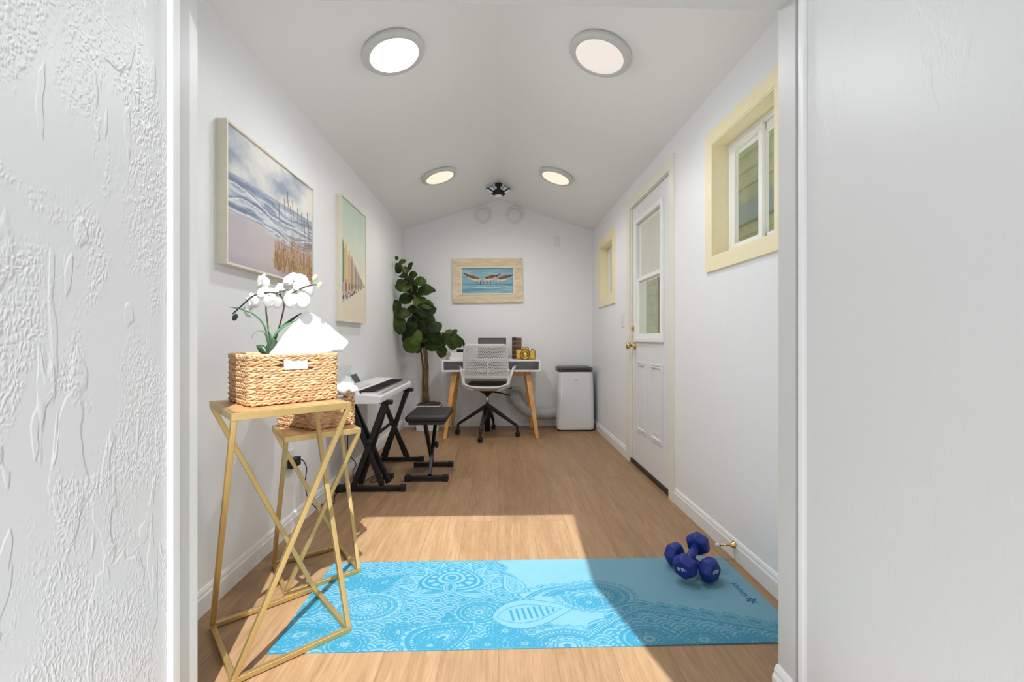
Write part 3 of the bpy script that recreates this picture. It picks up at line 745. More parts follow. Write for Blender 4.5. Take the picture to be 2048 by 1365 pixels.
# ================================================================== baskets
def basket(label, cx, cy, z, rz, Lx, Ly, H, holes, seed):
    r = thing('basket', label, 'basket', (cx, cy, z), rz, 'woven baskets')
    rg = random.Random(seed)
    rows = 9; ph = H / rows; b = MB()
    hx, hy = Lx / 2 - .010, Ly / 2 - .010; rc = .016
    segs = []   # sample the rounded perimeter
    def per(s):
        # returns pos, tangent
        Ls = [2 * (hx - rc), PI * rc / 2, 2 * (hy - rc), PI * rc / 2] * 2
        tot = sum(Ls); s = s % tot
        starts = [(-hx + rc, -hy), None, (hx, -hy + rc), None, (hx - rc, hy), None, (-hx, hy - rc), None]
        cent = [None, (hx - rc, -hy + rc), None, (hx - rc, hy - rc), None, (-hx + rc, hy - rc), None, (-hx + rc, -hy + rc)]
        ang = 0
        for i in range(8):
            if s <= Ls[i]:
                if i % 2 == 0:
                    t = Vector((math.cos(ang), math.sin(ang), 0)); return Vector((*starts[i], 0)) + t * s, t
                a = ang - PI / 2 + s / rc; c = Vector((*cent[i], 0))
                return c + Vector((math.cos(a), math.sin(a), 0)) * rc, Vector((-math.sin(a), math.cos(a), 0))
            s -= Ls[i]
            if i % 2: ang += PI / 2
        return Vector((-hx, -hy, 0)), Vector((1, 0, 0))
    tot = 4 * (hx - rc) + 4 * (hy - rc) + 2 * PI * rc
    nst = int(tot / .0235)
    for k in range(rows):
        zc = ph * (k + .5)
        for i in range(nst):
            for up in (-1, 1):
                s = (i + (.5 if up > 0 else 0.2) + .25 * (k % 2)) * tot / nst
                p, t = per(s); n = Vector((t.y, -t.x, 0))
                skip = False
                for face in holes:
                    if face == 'front' and p.y < -hy + .004 and abs(p.x) < .048 and k in (6, 7): skip = True
                    if face == 'right' and p.x > hx - .004 and abs(p.y) < .042 and k in (6, 7): skip = True
                if skip: continue
                an = R(13 + rg.uniform(-4, 4)) * up * (-1)
                dv = t * math.cos(an) + Vector((0, 0, 1)) * math.sin(an)
                up2 = n.cross(dv)
                q = p + Vector((0, 0, zc + up * ph * .22)) + n * rg.uniform(-.001, .0015)
                b.ell(q, (dv * .0185 * rg.uniform(.9, 1.1), up2 * .0050 * rg.uniform(.9, 1.15), n * .0066), 7, 6)
    b.build('weave', M['wicker'], r, True)
    # inner wall and floor behind the weave
    q = MB(); ix, iy = hx - .003, hy - .003; th = .003
    q.box((-ix, -iy, .004), (ix, iy, .008))
    def wallp(axis, sgn, half, hole):
        zt, hw, z0, z1 = H - .003, .040, ph * 6.1, ph * 7.95
        parts = [((-half, .004), (half, zt))]
        if hole: parts = [((-half, .004), (-hw, zt)), ((hw, .004), (half, zt)), ((-hw, .004), (hw, z0)), ((-hw, z1), (hw, zt))]
        for (a0, c0), (a1, c1) in parts:
            if axis == 'y': q.box((a0, sgn * iy - th / 2, c0), (a1, sgn * iy + th / 2, c1))
            else: q.box((sgn * ix - th / 2, a0, c0), (sgn * ix + th / 2, a1, c1))
    wallp('y', -1, ix, 'front' in holes); wallp('y', 1, ix, False); wallp('x', 1, iy, 'right' in holes); wallp('x', -1, iy, False)
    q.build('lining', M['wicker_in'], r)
    rim = MB(); N = int(tot / .016)
    for i in range(N):
        p, t = per(i * tot / N); n = Vector((t.y, -t.x, 0)); an = R(28)
        dv = (t * math.cos(an) + n * math.sin(an)); rim.ell(p + Vector((0, 0, H - .001)), (dv * .0135, Vector((0, 0, 1)) * .0055, n.cross(Vector((0, 0, 1))) * .0075), 7, 5)
    rim.build('rim', M['wicker'], r, True)
    return r
B1 = (-.754, 1.590); B2 = (-.817, 2.020)
basket('woven hyacinth basket holding a white towel and an orchid on the taller gold table', *B1, T1H + .006, R(45), .300, .236, .160, ('front',), 1)
basket('woven hyacinth basket with crumpled white towel on the shorter gold table', *B2, T2H + .006, R(56), .215, .300, .150, ('right', 'front'), 2)

# ================================================================== towels
def soft(name, mb, label, loc, voxel, disp, nscale, smooth=8):
    o = mb.build(name, M['towel'], None, True)
    o.location = loc; tag(o, label, 'towel')
    m = o.modifiers.new('remesh', 'REMESH'); m.mode = 'VOXEL'; m.voxel_size = voxel; m.use_smooth_shade = True
    m = o.modifiers.new('smooth', 'SMOOTH'); m.iterations = smooth; m.factor = .5
    for k, (st, sc) in enumerate(((disp, nscale), (.004, .012))):
        tx = bpy.data.textures.new(name + str(k), 'CLOUDS'); tx.noise_scale = sc; tx.noise_depth = 2
        m = o.modifiers.new('disp%d' % k, 'DISPLACE'); m.texture = tx; m.strength = st; m.mid_level = .5; m.texture_coords = 'LOCAL'
    return o
# towel 1: a thick folded towel leaning up out of the basket
p0 = Vector((B1[0], B1[1], T1H + .015))
mb = MB(); e1 = Vector((.72, .69, 0)); e2 = Vector((.69, -.72, 0))
def tw(px, py, Y): return at_y(px, py, Y) - p0
out = [(536, 712), (574, 662), (606, 627), (616, 622), (634, 631), (668, 660), (696, 682), (698, 690), (684, 703), (640, 708), (600, 712)]
yf = lambda x: 1.50 + .15 * (x - 536) / 160
fr_ = [tw(x, y, yf(x)) for x, y in out]; bk = [tw(x, y, yf(x)) + Vector((-.035, .085, 0)) for x, y in out]
n = len(out); mb.add(fr_ + bk, [tuple(range(n))[::-1], tuple(range(n, 2 * n))] + [(i, (i + 1) % n, n + (i + 1) % n, n + i) for i in range(n)])
# lower part filling the basket, showing through the hand hole
rot = Matrix.Rotation(R(45), 4, 'Z')
mb.box((-.085, -.100, .006), (.128, -.055, .138), rot); mb.box((-.038, -.112, .100), (.038, -.09, .138), rot)
mb.box((-.10, -.08, .006), (.125, .02, .135), rot)
mb.tube([tw(632, 704, 1.60), tw(660, 699, 1.62), tw(686, 688, 1.655)], [.012, .020, .014], 12)
soft('towel', mb, 'folded white terry towel rising in a peak out of the front basket', p0, .004, .010, .05, 3)
p0 = Vector((B2[0], B2[1], T2H + .015)); rot = Matrix.Rotation(R(56), 4, 'Z')
mb = MB(); mb.box((-.085, -.12, .006), (.092, .06, .118), rot)
rg = random.Random(3)
for (x, y, Y, s) in ((690, 768, 1.95, .022), (700, 772, 1.95, .022), (708, 779, 1.95, .018), (694, 760, 1.96, .016), (687, 779, 1.93, .020), (676, 776, 1.95, .025), (660, 778, 1.96, .025)):
    c_ = at_y(x, y, Y) - p0; mb.ell(c_, (Vector((s, 0, 0)), Vector((0, s * 1.1, 0)), Vector((0, 0, s))), 10, 8)
mb.box((.075, -.034, .088), (.104, .034, .120), rot)
soft('towel', mb, 'crumpled white towel heaped in the rear basket on the shorter table', p0, .005, .010, .03, 3)

# ================================================================== orchid
ORP = Vector((-.868, 1.630, T1H + .0145))
r = thing('orchid', 'white artificial orchid with thin green blades standing in the front basket', 'plant', ORP)
def oc(x, y, Y): return at_y(x, y, Y) - ORP
MB().lathe([(.030, 0), (.036, .10), (.033, .10), (.030, .09)], 20).build('pot', M['white'], r, True)
base = oc(538, 700, 1.605); base0 = Vector((0, 0, .09))
def curve(pts, n=24):
    pts = [Vector(p) for p in pts]; out = []
    P = [pts[0] * 2 - pts[1]] + pts + [pts[-1] * 2 - pts[-2]]
    for i in range(1, len(P) - 2):
        m = max(2, n // (len(pts) - 1))
        for k in range(m):
            t = k / m; a, b_, c_, d_ = P[i - 1:i + 3]
            out.append(.5 * ((2 * b_) + (-a + c_) * t + (2 * a - 5 * b_ + 4 * c_ - d_) * t * t + (-a + 3 * b_ - 3 * c_ + d_) * t ** 3))
    out.append(pts[-1]); return out
MB().tube(curve([base0, base, oc(536, 655, 1.58), oc(532, 622, 1.56), oc(534, 604, 1.55), oc(545, 590, 1.54), oc(575, 580, 1.53)]), .0026, 8).build('stem', M['stem'], r, True)
MB().tube(curve([base0 + Vector((.01, 0, 0)), base + Vector((.01, 0, 0)), oc(558, 656, 1.58), oc(566, 625, 1.57), oc(568, 606, 1.56), oc(560, 590, 1.55), oc(540, 585, 1.54), oc(509, 591, 1.56), oc(492, 604, 1.58), oc(466, 628, 1.60)]), .0026, 8).build('flower_spike', M['darkstem'], r, True)
MB().tube(curve([oc(575, 580, 1.53), oc(583, 587, 1.52), oc(605, 576, 1.52), oc(628, 570, 1.52), oc(637, 571, 1.52)]), .0022, 8).build('flower_spike', M['darkstem'], r, True)
for (x, y, Y, s) in ((470, 635, 1.60, .011), (630, 556, 1.52, .0105), (639, 571, 1.52, .0105)):
    c_ = oc(x, y, Y); MB().ell(c_, (Vector((.3, 0, 1)).normalized() * s * 1.2, Vector((s * .8, 0, 0)), Vector((0, s * .8, 0))), 12, 8).build('bud', M['bud'] if x > 500 else M['leafdark'], r, True)
def blade(pts, w, mat, nm='blade'):
    c_ = curve(pts, 20); b = MB(); m = len(c_); vs = []
    for i, p in enumerate(c_):
        t = i / (m - 1); d_ = (c_[min(i + 1, m - 1)] - c_[max(i - 1, 0)]).normalized(); sd = d_.cross(Vector((.35, 1, .15)).normalized()).normalized()
        ww = w * (math.sin(PI * min(1, .15 + .85 * t)) ** .7 if t < .97 else .05)
        vs += [p - sd * ww, p + Vector((0, .3 * ww, -.2 * ww)), p + sd * ww]
    b.add(vs, [f for i in range(m - 1) for f in ((3 * i, 3 * i + 1, 3 * i + 4, 3 * i + 3), (3 * i + 1, 3 * i + 2, 3 * i + 5, 3 * i + 4))])
    o = b.build(nm, mat, r, True); md = o.modifiers.new('s', 'SOLIDIFY'); md.thickness = .0008; return o
blade([base, oc(530, 655, 1.58), oc(512, 632, 1.57), oc(487, 620, 1.57), oc(456, 614, 1.58)], .0042, M['leafpale'])
blade([base, oc(530, 668, 1.57), oc(520, 662, 1.56), oc(507, 668, 1.56), oc(502, 680, 1.56)], .002, M['leafpale'])
blade([base, oc(550, 670, 1.57), oc(565, 655, 1.56), oc(582, 646, 1.56), oc(596, 640, 1.55)], .0042, M['leafpale'])
blade([base, oc(552, 668, 1.58), oc(570, 650, 1.57), oc(590, 635, 1.57), oc(604, 626, 1.57)], .005, M['leafdark'])
blade([base, oc(542, 675, 1.58), oc(537, 660, 1.58), oc(534, 646, 1.58)], .003, M['leafpale'])
def fatleaf(x, y, Y, s, ang, tilt):
    c_ = oc(x, y, Y); b = MB(); ca, sa = math.cos(ang), math.sin(ang)
    def fn(u, v):
        a = (u - .5) * 2; t = v
        hw = .55 * s * math.sin(PI * min(.999, t * .93 + .05)) ** .7
        lx, ly = a * hw, (t - .5) * 1.7 * s
        return c_ + Vector((lx * ca - ly * sa, .3 * s * a * a + tilt * ly, lx * sa + ly * ca))
    b.grid(fn, 6, 10); o = b.build('broad_leaf', M['leafdark'], r, True); md = o.modifiers.new('s', 'SOLIDIFY'); md.thickness = .0025
fatleaf(541, 694, 1.565, .036, R(-12), .2); fatleaf(522, 699, 1.575, .026, R(55), .1)
def bloom(x, y, Y, s, rot, yaw, pitch):
    c_ = oc(x, y, Y)
    mt = Matrix.Translation(c_) @ Matrix.Rotation(yaw, 4, 'Z') @ Matrix.Rotation(pitch, 4, 'X') @ Matrix.Rotation(rot, 4, 'Y')
    b = MB()
    # three sepals, two broad petals; facing -Y
    for k, (an, ln, wd) in enumerate(((90, 1.0, .42), (215, .95, .40), (325, .95, .40), (8, 1.05, .70), (172, 1.05, .70))):
        a = R(an)
        def fn(u, v, a=a, ln=ln, wd=wd, k=k):
            q = (u - .5) * 2; t = v
            hw = wd * s * math.sin(PI * min(.995, .06 + .9 * t)) ** .62
            rr = t * ln * s
            yy = -.10 * s * math.sin(PI * t) + .22 * s * t * t + .10 * s * q * q * t + (.03 * s if k < 3 else -.01 * s)
            lx, lz = rr, q * hw
            return mt @ Vector((lx * math.cos(a) - lz * math.sin(a), yy, lx * math.sin(a) + lz * math.cos(a)))
        b.grid(fn, 6, 8)
    o = b.build('bloom', M['petal'], r, True); md = o.modifiers.new('s', 'SOLIDIFY'); md.thickness = .0007
    l = MB(); l.ell(mt @ Vector((0, -.10 * s, -.12 * s)), tuple((mt.to_3x3() @ Vector(q)) * s for q in ((0, -.16, -.16), (.10, 0, 0), (0, -.06, .06))), 10, 6)
    l.build('lip', M['lip'], o, True)
for args in ((523, 566, 1.60, .033, .2, -.5, .1), (502, 606, 1.60, .036, -.3, -.6, .2), (536, 590, 1.55, .034, .5, .5, -.3), (545, 606, 1.53, .030, .1, .2, .4), (562, 578, 1.55, .038, -.2, -.3, -.5), (590, 560, 1.54, .040, .3, .2, -.6), (592, 602, 1.525, .042, 0.05, .1, .15), (608, 578, 1.53, .034, .6, .7, .0), (492, 627, 1.61, .024, .2, -.8, .5), (575, 590, 1.545, .034, -.6, -.2, .2)):
    bloom(*args)

# ================================================================== yoga mat
MX0, MX1, MY0, MY1, MZ = -.733, 1.022, 1.432, 2.002, .004
def mat_pattern():
    dx = .0017; W = int((MX1 - MX0) / dx); H = int((MY1 - MY0) / dx)
    Y, X = np.meshgrid(np.linspace(MY0, MY1, H), np.linspace(MX0, MX1, W), indexing='ij')
    C = np.zeros((H, W))         # 0 base .. 1 line
    def mp(px, py):
        v = at_f(px, py, MZ); return v.x, v.y
    lw = .0026
    def put(m, v): C[m] = v
    # filler: overlapping scales over everything left of a swooping boundary
    def scales(mask, R0, phase):
        best = np.full((H, W), -1.0); val = np.zeros((H, W)); depth = np.full((H, W), -1e9)
        rows = int((MY1 - MY0) / (R0 * .55)) + 4
        for k in range(-1, rows):
            y0 = MY1 - k * R0 * .55
            off = (k % 2) * R0 + phase
            xl = ((X - MX0 - off) / (2 * R0)); cx = (np.floor(xl) + .5) * 2 * R0 + MX0 + off
            d = np.sqrt((X - cx) ** 2 + (Y - y0) ** 2)
            ins = (d < R0) & (Y > y0 - R0)
            v = np.where(np.cos((R0 - d) * 2 * PI / .0145) > -.15, .85, .0); v = np.where(d < R0 * .22, 1.0, v)
            val = np.where(ins, v, val)
        C[mask] = val[mask]
    bx = -.03 + .40 * (MY1 - Y) + .03 * np.abs(np.sin(Y * 38))
    scales(X < bx, .050, 0.0)
    put(np.abs(X - bx) < lw * 1.4, 1); put((np.abs(X - bx - .012) < lw), 1)
    # generic motif from a 0..1 field f and an angle
    def motif(f, ph, size, n, core='dots', outer=.11, fill=True):
        w = lw / size
        fb = 1 + outer * np.abs(np.sin(n * ph / 2)) ** .8
        ins = f < fb; put(ins, 0)
        put(ins & (np.abs(f - fb) < w * 1.3), 1); put(ins & (np.abs(f - fb + .085) < w * .9) & (f > .86), 1)
        for rr in (.86, .80): put(ins & (np.abs(f - rr) < w), 1)
        hb = (f < .80) & (f > .66)
        put(hb & (np.mod(ph * n * 2 / (2 * PI), 1) < .38), 1)
        for rr in (.66, .60): put(ins & (np.abs(f - rr) < w), 1)
        if fill: put((f < .60) & (f > .30), .9); 
        fb2 = .40 + .13 * np.abs(np.sin(n * ph / 4)) ** .7
        put(f < fb2, 0); put((np.abs(f - fb2) < w), 1); put((np.abs(f - fb2 + .09) < w), 1)
        put(f < .30, 0); put(np.abs(f - .30) < w, 1)
        if core == 'dots':
            put((f < .24) & (np.mod(ph * 8 / (2 * PI), 1) < .3) & (f > .12), 1)
        else:
            put((f < .24) & (f > .20), 1); put(f < .09, 1)
    def disc(px, py, rx, ry, n, core='dots', outer=.11, fill=True):
        cx, cy = mp(px, py); u = (X - cx) / rx; v = (Y - cy) / ry
        motif(np.sqrt(u * u + v * v), np.arctan2(v, u), (rx + ry) / 2, n, core, outer, fill)
    def petal(cx, cy, ang, ln, wd, veins=True):
        ca, sa = math.cos(ang), math.sin(ang)
        u = ((X - cx) * ca + (Y - cy) * sa) / ln; v = (-(X - cx) * sa + (Y - cy) * ca) / wd
        t = np.clip(u, 0, 1); hw = np.sin(PI * t ** .75) ** .9 * (1 - .25 * t)
        ins = (u > 0) & (u < 1) & (np.abs(v) < hw)
        put(ins, 0); e = hw - np.abs(v); w = lw / wd
        put(ins & (e < w * 1.6), 1); put(ins & (e > .34) & (e < .34 + w * 1.4), 1)
        if veins: put(ins & (e > .34 + 3 * w) & (np.abs(v) < .35) & (u < .75) & (u > .2) & (np.mod(u * 14, 1) < .4), 1)
        else: put(ins & (e > .60), .9)
    def pais(px, py, ln, wd, ang, n=22, curl=.0):
        # teardrop leaf with nested bands
        cx, cy = mp(px, py); ca, sa = math.cos(ang), math.sin(ang)
        u = ((X - cx) * ca + (Y - cy) * sa) / ln; v = (-(X - cx) * sa + (Y - cy) * ca) / wd
        v = v - curl * u * u
        wdt = np.clip(1 - .62 * np.clip(u, -1, 1.6), .12, 2)
        f = np.sqrt(u * u + (v / wdt) ** 2); motif(f, np.arctan2(v / wdt, u), min(ln, wd), n, 'solid', .10)
    # left ornaments
    pais(610, 1200, .11, .060, R(120), 18); pais(600, 1270, .12, .06, R(20), 18)
    disc(735, 1215, .125, .090, 22, 'dots', .14, False)
    pais(690, 1160, .10, .045, R(160), 18); pais(770, 1165, .08, .045, R(40), 16)
    disc(690, 1290, .07, .05, 14); disc(800, 1265, .06, .05, 14)
    cx, cy = mp(904, 1180)
    # lotus
    for an in (8, 30, 52, 74, 106, 128, 150, 172): petal(cx, cy, R(an), .235, .050)
    for an in (-12, 20, 42, 64, 116, 138, 160, 192): petal(cx, cy, R(an), .185, .044, False)
    hx, hy = mp(904, 1156); u = (X - hx) / .112; v = (Y - hy) / .098
    wdt = np.clip(1.05 - .55 * np.clip(v, -1, 1.2), .15, 2); f = np.sqrt((u / wdt) ** 2 + v * v); put(f < 1, 0)
    for rr in (.97, .80, .52, .30): put(np.abs(f - rr) < lw / .055, 1)
    put((f < .80) & (f > .52) & (np.mod(np.arctan2(v, u) * 14 / (2 * PI), 1) < .4), 1); put(f < .16, 1)
    petal(hx, hy - .03, R(-90), .105, .036, False); disc(900, 1240, .03, .028, 8, 'solid', .1, False)
    disc(958, 1225, .092, .070, 20, 'solid', .12, False)
    disc(1010, 1262, .06, .045, 14, 'solid', .1)
    pais(885, 1276, .135, .082, R(28), 22, .25); disc(860, 1292, .05, .035, 12); disc(975, 1290, .055, .035, 12, 'solid')
    petal(*mp(985, 1236), R(10), .31, .095); petal(*mp(1042, 1190), R(112), .17, .05)
    # big spiral paisley
    cx, cy = mp(1190, 1192)
    for k, an in enumerate(np.linspace(95, 185, 7)):
        pass
    u = (X - cx) / .150; v = (Y - cy) / .098
    th = np.arctan2(v, u); rr = np.sqrt(u * u + v * v)
    grow = np.where((th > 2.2), 1 + (th - 2.2) * 1.1, 1.0)      # sweep out to the left at the top
    motif(rr / grow, th, .115, 30, 'dots', .12)
    cx2, cy2 = mp(1178, 1205); disc(1178, 1205, .055, .042, 12, 'solid', .18, False)
    disc(1135, 1292, .150, .095, 24, 'solid', .14); disc(1050, 1288, .06, .04, 14, 'solid')
    # long scalloped wave on the right along the near edge
    yc = MY0 + .018 + .195 * np.clip((1.06 - X) / .52, 0, 1.0) ** .75 - .9 * np.clip(.52 - X, 0, 1) ** 1.2
    on = (X > .30) & (yc > MY0 - .1)
    rel = Y - yc
    ph_ = np.mod((X - .3) / .072, 1)
    sc = .030 * (1 - ph_) ** .35 * np.clip(ph_ * 6, 0, 1)
    band = on & (rel < sc + .010); put(band, 0)
    put(on & (np.abs(rel - sc - .008) < lw * 1.2), 1)
    leaf_ = on & (rel < sc - .002) & (rel > 0); put(leaf_ & (np.abs(rel - sc + .006) < lw), 1)
    put(leaf_ & (((ph_ - .35) / .28) ** 2 + ((rel - .011) / .0065) ** 2 < 1), 1)
    for dd in (0, -.010, -.030): put(on & (np.abs(rel - dd) < lw), 1)
    put(on & (rel < -.013) & (rel > -.027) & (np.mod(X * 70 + Y * 45, 1) < .45), 1)
    sub = on & (rel < -.034); scales(sub, .048, .02)
    put(on & (np.abs(rel + .034) < lw * 1.2), 1)
    for (a, s, yo) in ((.50, .075, .03), (.68, .060, .02), (.84, .045, .0), (.58, .05, -.01), (.77, .04, -.02)):
        u = (X - a) / (s * 1.5); v = (Y - MY0 - yo) / s; f = np.sqrt(u * u + v * v); m0 = rel < -.036
        f = np.where(m0, f, 9); motif(f, np.arctan2(v, u), s, 20, 'solid', .12)
    n = vnoise(H, W, 60, 180, 31, 3); n2 = vnoise(H, W, 6, 12, 32, 3)
    C = np.clip(C * (.88 + .24 * n), 0, 1)
    base = L3((102, 150, 166)); line = L3((40, 122, 150))
    img = base * (1 - C[..., None]) + line * C[..., None]
    return img * (.94 + .12 * n2[..., None])
img = mat_pattern()
ym = painted('yoga_mat', img, (MX0, MY0, MZ), (MX1 - MX0, 0, 0), (0, MY1 - MY0, 0), M['mat'], None, MZ - .0002)
tag(ym, 'turquoise yoga mat with paisley print lying across the floor inside the doorway', 'yoga mat')
lg = at_f(1487, 1183, MZ)
text_obj('lettering', 'GAIAM', .030, M['print_blue'], ym, Matrix.Translation(at_f(1480, 1180, MZ + .0004)) @ Matrix.Rotation(math.atan2(*(at_f(1472, 1170) - at_f(1493, 1192)).yx), 4, 'Z'), .0002)
ec = at_f(1503, 1201, MZ + .0006)
b = MB()
for k in range(6):
    a = R(60 * k + 15); c_ = ec + Vector((.013 * math.cos(a), .013 * math.sin(a), 0))
    b.ell(c_, (Vector((math.cos(a), math.sin(a), 0)) * .010, Vector((-math.sin(a), math.cos(a), 0)) * .004, Vector((0, 0, .0003))), 10, 6)
b.build('emblem', M['print_blue'], ym)

# ================================================================== dumbbells
def dumbbell(label, pa, pb, roll, flip):
    pa, pb = Vector(pa), Vector(pb); mid = (pa + pb) / 2; ax = (pb - pa).normalized()
    r = bpy.data.objects.new('dumbbell', None); COL.objects.link(r); tag(r, label, 'dumbbell', 'blue dumbbells')
    r.location = mid; q = Vector((1, 0, 0)).rotation_difference(ax); r.rotation_mode = 'QUATERNION'; r.rotation_quaternion = q
    rx = Matrix.Rotation(R(90), 4, 'Y')
    MB().lathe([(.0165, -.07), (.0180, 0), (.0165, .07)], 20, rx).build('handle', M['bluerub'], r, True)
    for sg in (-1, 1):
        h = MB(); prof = [(.018, .050), (.040, .054), (.050, .066), (.0525, .080), (.050, .095), (.041, .107), (.036, .110)]
        h.lathe([(a, z * sg) for a, z in prof], 6, Matrix.Rotation(roll, 4, 'X') @ rx)
        ho = h.build('head', M['bluerub'], r, False, .006, 3)
        # white stamp on the outer end
        mt = Matrix.Translation((sg * .1104, 0, .004)) @ Matrix.Rotation(R(90) * sg, 4, 'Z') @ Matrix.Rotation(R(90), 4, 'X') @ Matrix.Rotation(flip, 4, 'Z')
        text_obj('lettering', '10LB', .020, M['print_white'], ho, mt, .0004)
    return r
zz = MZ + .048
A0, A1 = at_f(1350, 1109, .054), at_f(1418, 1140, .054)
B0, B1_ = at_f(1359, 1139, .054), None
da = (A1 - A0).normalized() * .079; ma = (A0 + A1) / 2
dumbbell('blue hexagonal dumbbell lying flat on the yoga mat, underneath the other', (ma - da)[:], (ma + da)[:], R(30), R(180))
Bm = (ma + Vector((-.004, -.012, .036))); db = Vector((.125, .135, .045)).normalized() * .079
dumbbell('blue hexagonal dumbbell lying tilted across the other with one end raised', (Bm - db)[:], (Bm + db)[:], R(0), R(180))

# ================================================================== digital piano, stand, bench
r = thing('digital_piano', 'white digital piano with black keys on the black stand along the left wall', 'keyboard', (-.885, 3.235, .600))
# local: x from wall (-) to player (+.16), y along length +-0.49
hl = .49
prof = [(-.150, 0), (.155, 0), (.160, .006), (.160, .040), (.150, .048), (.020, .056), (.010, .076), (-.130, .080), (-.150, .072)]
MB().prism(prof, -hl, hl, lambda p, q, d: Vector((p, d, q))).build('body', M['white'], r, bevel=.004)
wk = MB(); n = 36; kw = .83 / n
for i in range(n): wk.box((.022, -.415 + i * kw + .0006, .050), (.150, -.415 + (i + 1) * kw - .0006, .062))
wk.build('white_keys', M['white_gloss'], r)
bk = MB()
for i in range(n):
    if i % 7 in (0, 1, 3, 4, 5): bk.box((.020, -.415 + (i + 1) * kw - .006, .060), (.100, -.415 + (i + 1) * kw + .006, .072))
bk.build('black_keys', M['blackmatte'], r)
MB().box((.010, -.425, .054), (.024, .425, .073)).build('felt_strip', M['blackmatte'], r)
MB().box((-.02, -.30, .079), (-.10, -.02, .0825)).build('control_panel', M['offwhite'], r)
mr = MB(); 
def rest(u, v, d=0): return Vector((-.118 - .10 * v + d, -.36 + .42 * u, .080 + .165 * v))
fr = MB()
for (u0, v0, u1, v1, w) in ((0, 0, 0, 1, .008), (1, 0, 1, 1, .008), (0, 1, 1, 1, .010), (.27, 0, .27, 1, .006), (.5, .0, .5, 1, .006), (.73, 0, .73, 1, .006), (0, .02, 1, .02, .010)):
    fr.bar(rest(u0, v0), rest(u1, v1), w, .006)
ro = fr.build('music_rest', M['white'], r)
q = MB(); q.add([rest(0, 0), rest(1, 0), rest(1, 1), rest(0, 1), rest(0, 0, .003), rest(1, 0, .003), rest(1, 1, .003), rest(0, 1, .003)], [(3, 2, 1, 0), (4, 5, 6, 7), (0, 1, 5, 4), (1, 2, 6, 5), (2, 3, 7, 6), (3, 0, 4, 7)])
q.build('clear_sheet', M['acrylic'], ro)
q = MB(); q.add([rest(.66, .06, .0045), rest(.95, .06, .0045), rest(.95, .40, .0045), rest(.66, .40, .0045), rest(.66, .06, .006), rest(.95, .06, .006), rest(.95, .40, .006), rest(.66, .40, .006)], [(3, 2, 1, 0), (4, 5, 6, 7), (0, 1, 5, 4), (1, 2, 6, 5), (2, 3, 7, 6), (3, 0, 4, 7)])
q.build('label_card', M['screen'], ro)
# double X stand
r = thing('keyboard_stand', 'black double X keyboard stand under the white digital piano', 'keyboard stand', (-.845, 3.30, 0))
for y in (-.355, .355):
    f = MB().bar((-.215, y, .020), (.215, y, .020), .035, .030)
    fo = f.build('foot_bar', M['black'], r, bevel=.004)
    for x in (-.215, .195): MB().box((x, y - .023, 0), (x + .04 if x > 0 else x + .05, y + .023, .040)).build('end_cap', M['blackmatte'], fo, bevel=.005)
    a = MB().bar((-.17, y, .586), (.135, y, .586), .030, .026)
    ao = a.build('top_arm', M['black'], r, bevel=.004)
    MB().box((.105, y - .019, .570), (.150, y + .019, .5985)).build('end_cap', M['blackmatte'], ao, bevel=.005)
    for k, oy in enumerate((-.014, .038)):
        yy = y + oy * (1 if y < 0 else -1)
        MB().bar((-.10 + .03 * k, yy, .036), (.10, yy, .575), .034, .022, (0, 1, 0)).build('leg', M['black'], r, bevel=.003)
        MB().bar((.08 + .03 * k, yy + .024, .036), (-.13, yy + .024, .575), .034, .022, (0, 1, 0)).build('leg', M['black'], r, bevel=.003)
MB().tube([(-.008, -.34, .33), (-.008, .34, .33)], .012, 14).build('pivot', M['blackmatte'], r)
MB().lathe([(.008, 0), (.022, .005), (.024, .02), (.018, .03)], 16, xform((.0, -.37, .33), (.4, -1, 0))).build('knob', M['blackmatte'], r, True)
# bench
r = thing('piano_bench', 'black padded X frame piano bench in front of the keyboard stand', 'bench', (-.505, 3.318, 0))
MB().box((-.148, -.215, .416), (.148, .215, .466)).build('seat', M['leather'], r, bevel=.024, seg=5)
MB().box((-.125, -.19, .396), (.125, .19, .417)).build('seat_frame', M['black'], r, bevel=.003)
for y in (-.172, .172):
    f = MB().bar((-.135, y, .022), (.135, y, .022), .036, .030).build('foot_bar', M['black'], r, bevel=.004)
    for x in (-.152, .112): MB().box((x, y - .023, 0), (x + .04, y + .023, .042)).build('end_cap', M['blackmatte'], f, bevel=.005)
MB().bar((.02, -.168, .036), (.02, .172, .398), .045, .022, (1, 0, 0)).build('leg', M['black'], r, bevel=.003)
MB().bar((-.01, .168, .036), (-.01, -.172, .398), .045, .022, (1, 0, 0)).build('leg', M['black'], r, bevel=.003)
MB().lathe([(.010, 0), (.024, .006), (.024, .018), (.016, .026)], 8, xform((.03, .02, .21), (1, 0, 0))).build('knob', M['blackmatte'], r)
# charger and cords
ad = thing('power_adapter', 'black plug adapter in the wall outlet behind the gold tables, with its thin cord', 'adapter', (-XW + .008, 2.335, .365))
MB().box((0, -.045, -.028), (.032, .045, .018)).build('housing', M['blackmatte'], ad, bevel=.004)
def loc_pts(pts, base): return [p - base for p in pts]
ab = Vector((-XW + .008, 2.335, .365))
pts = [Vector((-1.055, 2.37, .360)), Vector((-1.052, 2.42, .350)), Vector((-1.05, 2.47, .29)), Vector((-1.053, 2.46, .22)), Vector((-1.045, 2.48, .12)), Vector((-1.0, 2.56, .004)), at_f(633, 1009, .004), at_f(650, 1010, .004), at_f(667, 1007, .004), at_f(671, 990, .004), at_f(690, 975, .004), at_f(712, 971, .004)]
MB().tube(curve(loc_pts(pts, ab), 70), .0028, 6).build('cord', M['blackmatte'], ad, True)
pb_ = at_f(777, 957, 0)
pw = thing('power_brick', 'small black power brick lying on the floor under the keyboard stand', 'power brick', pb_)
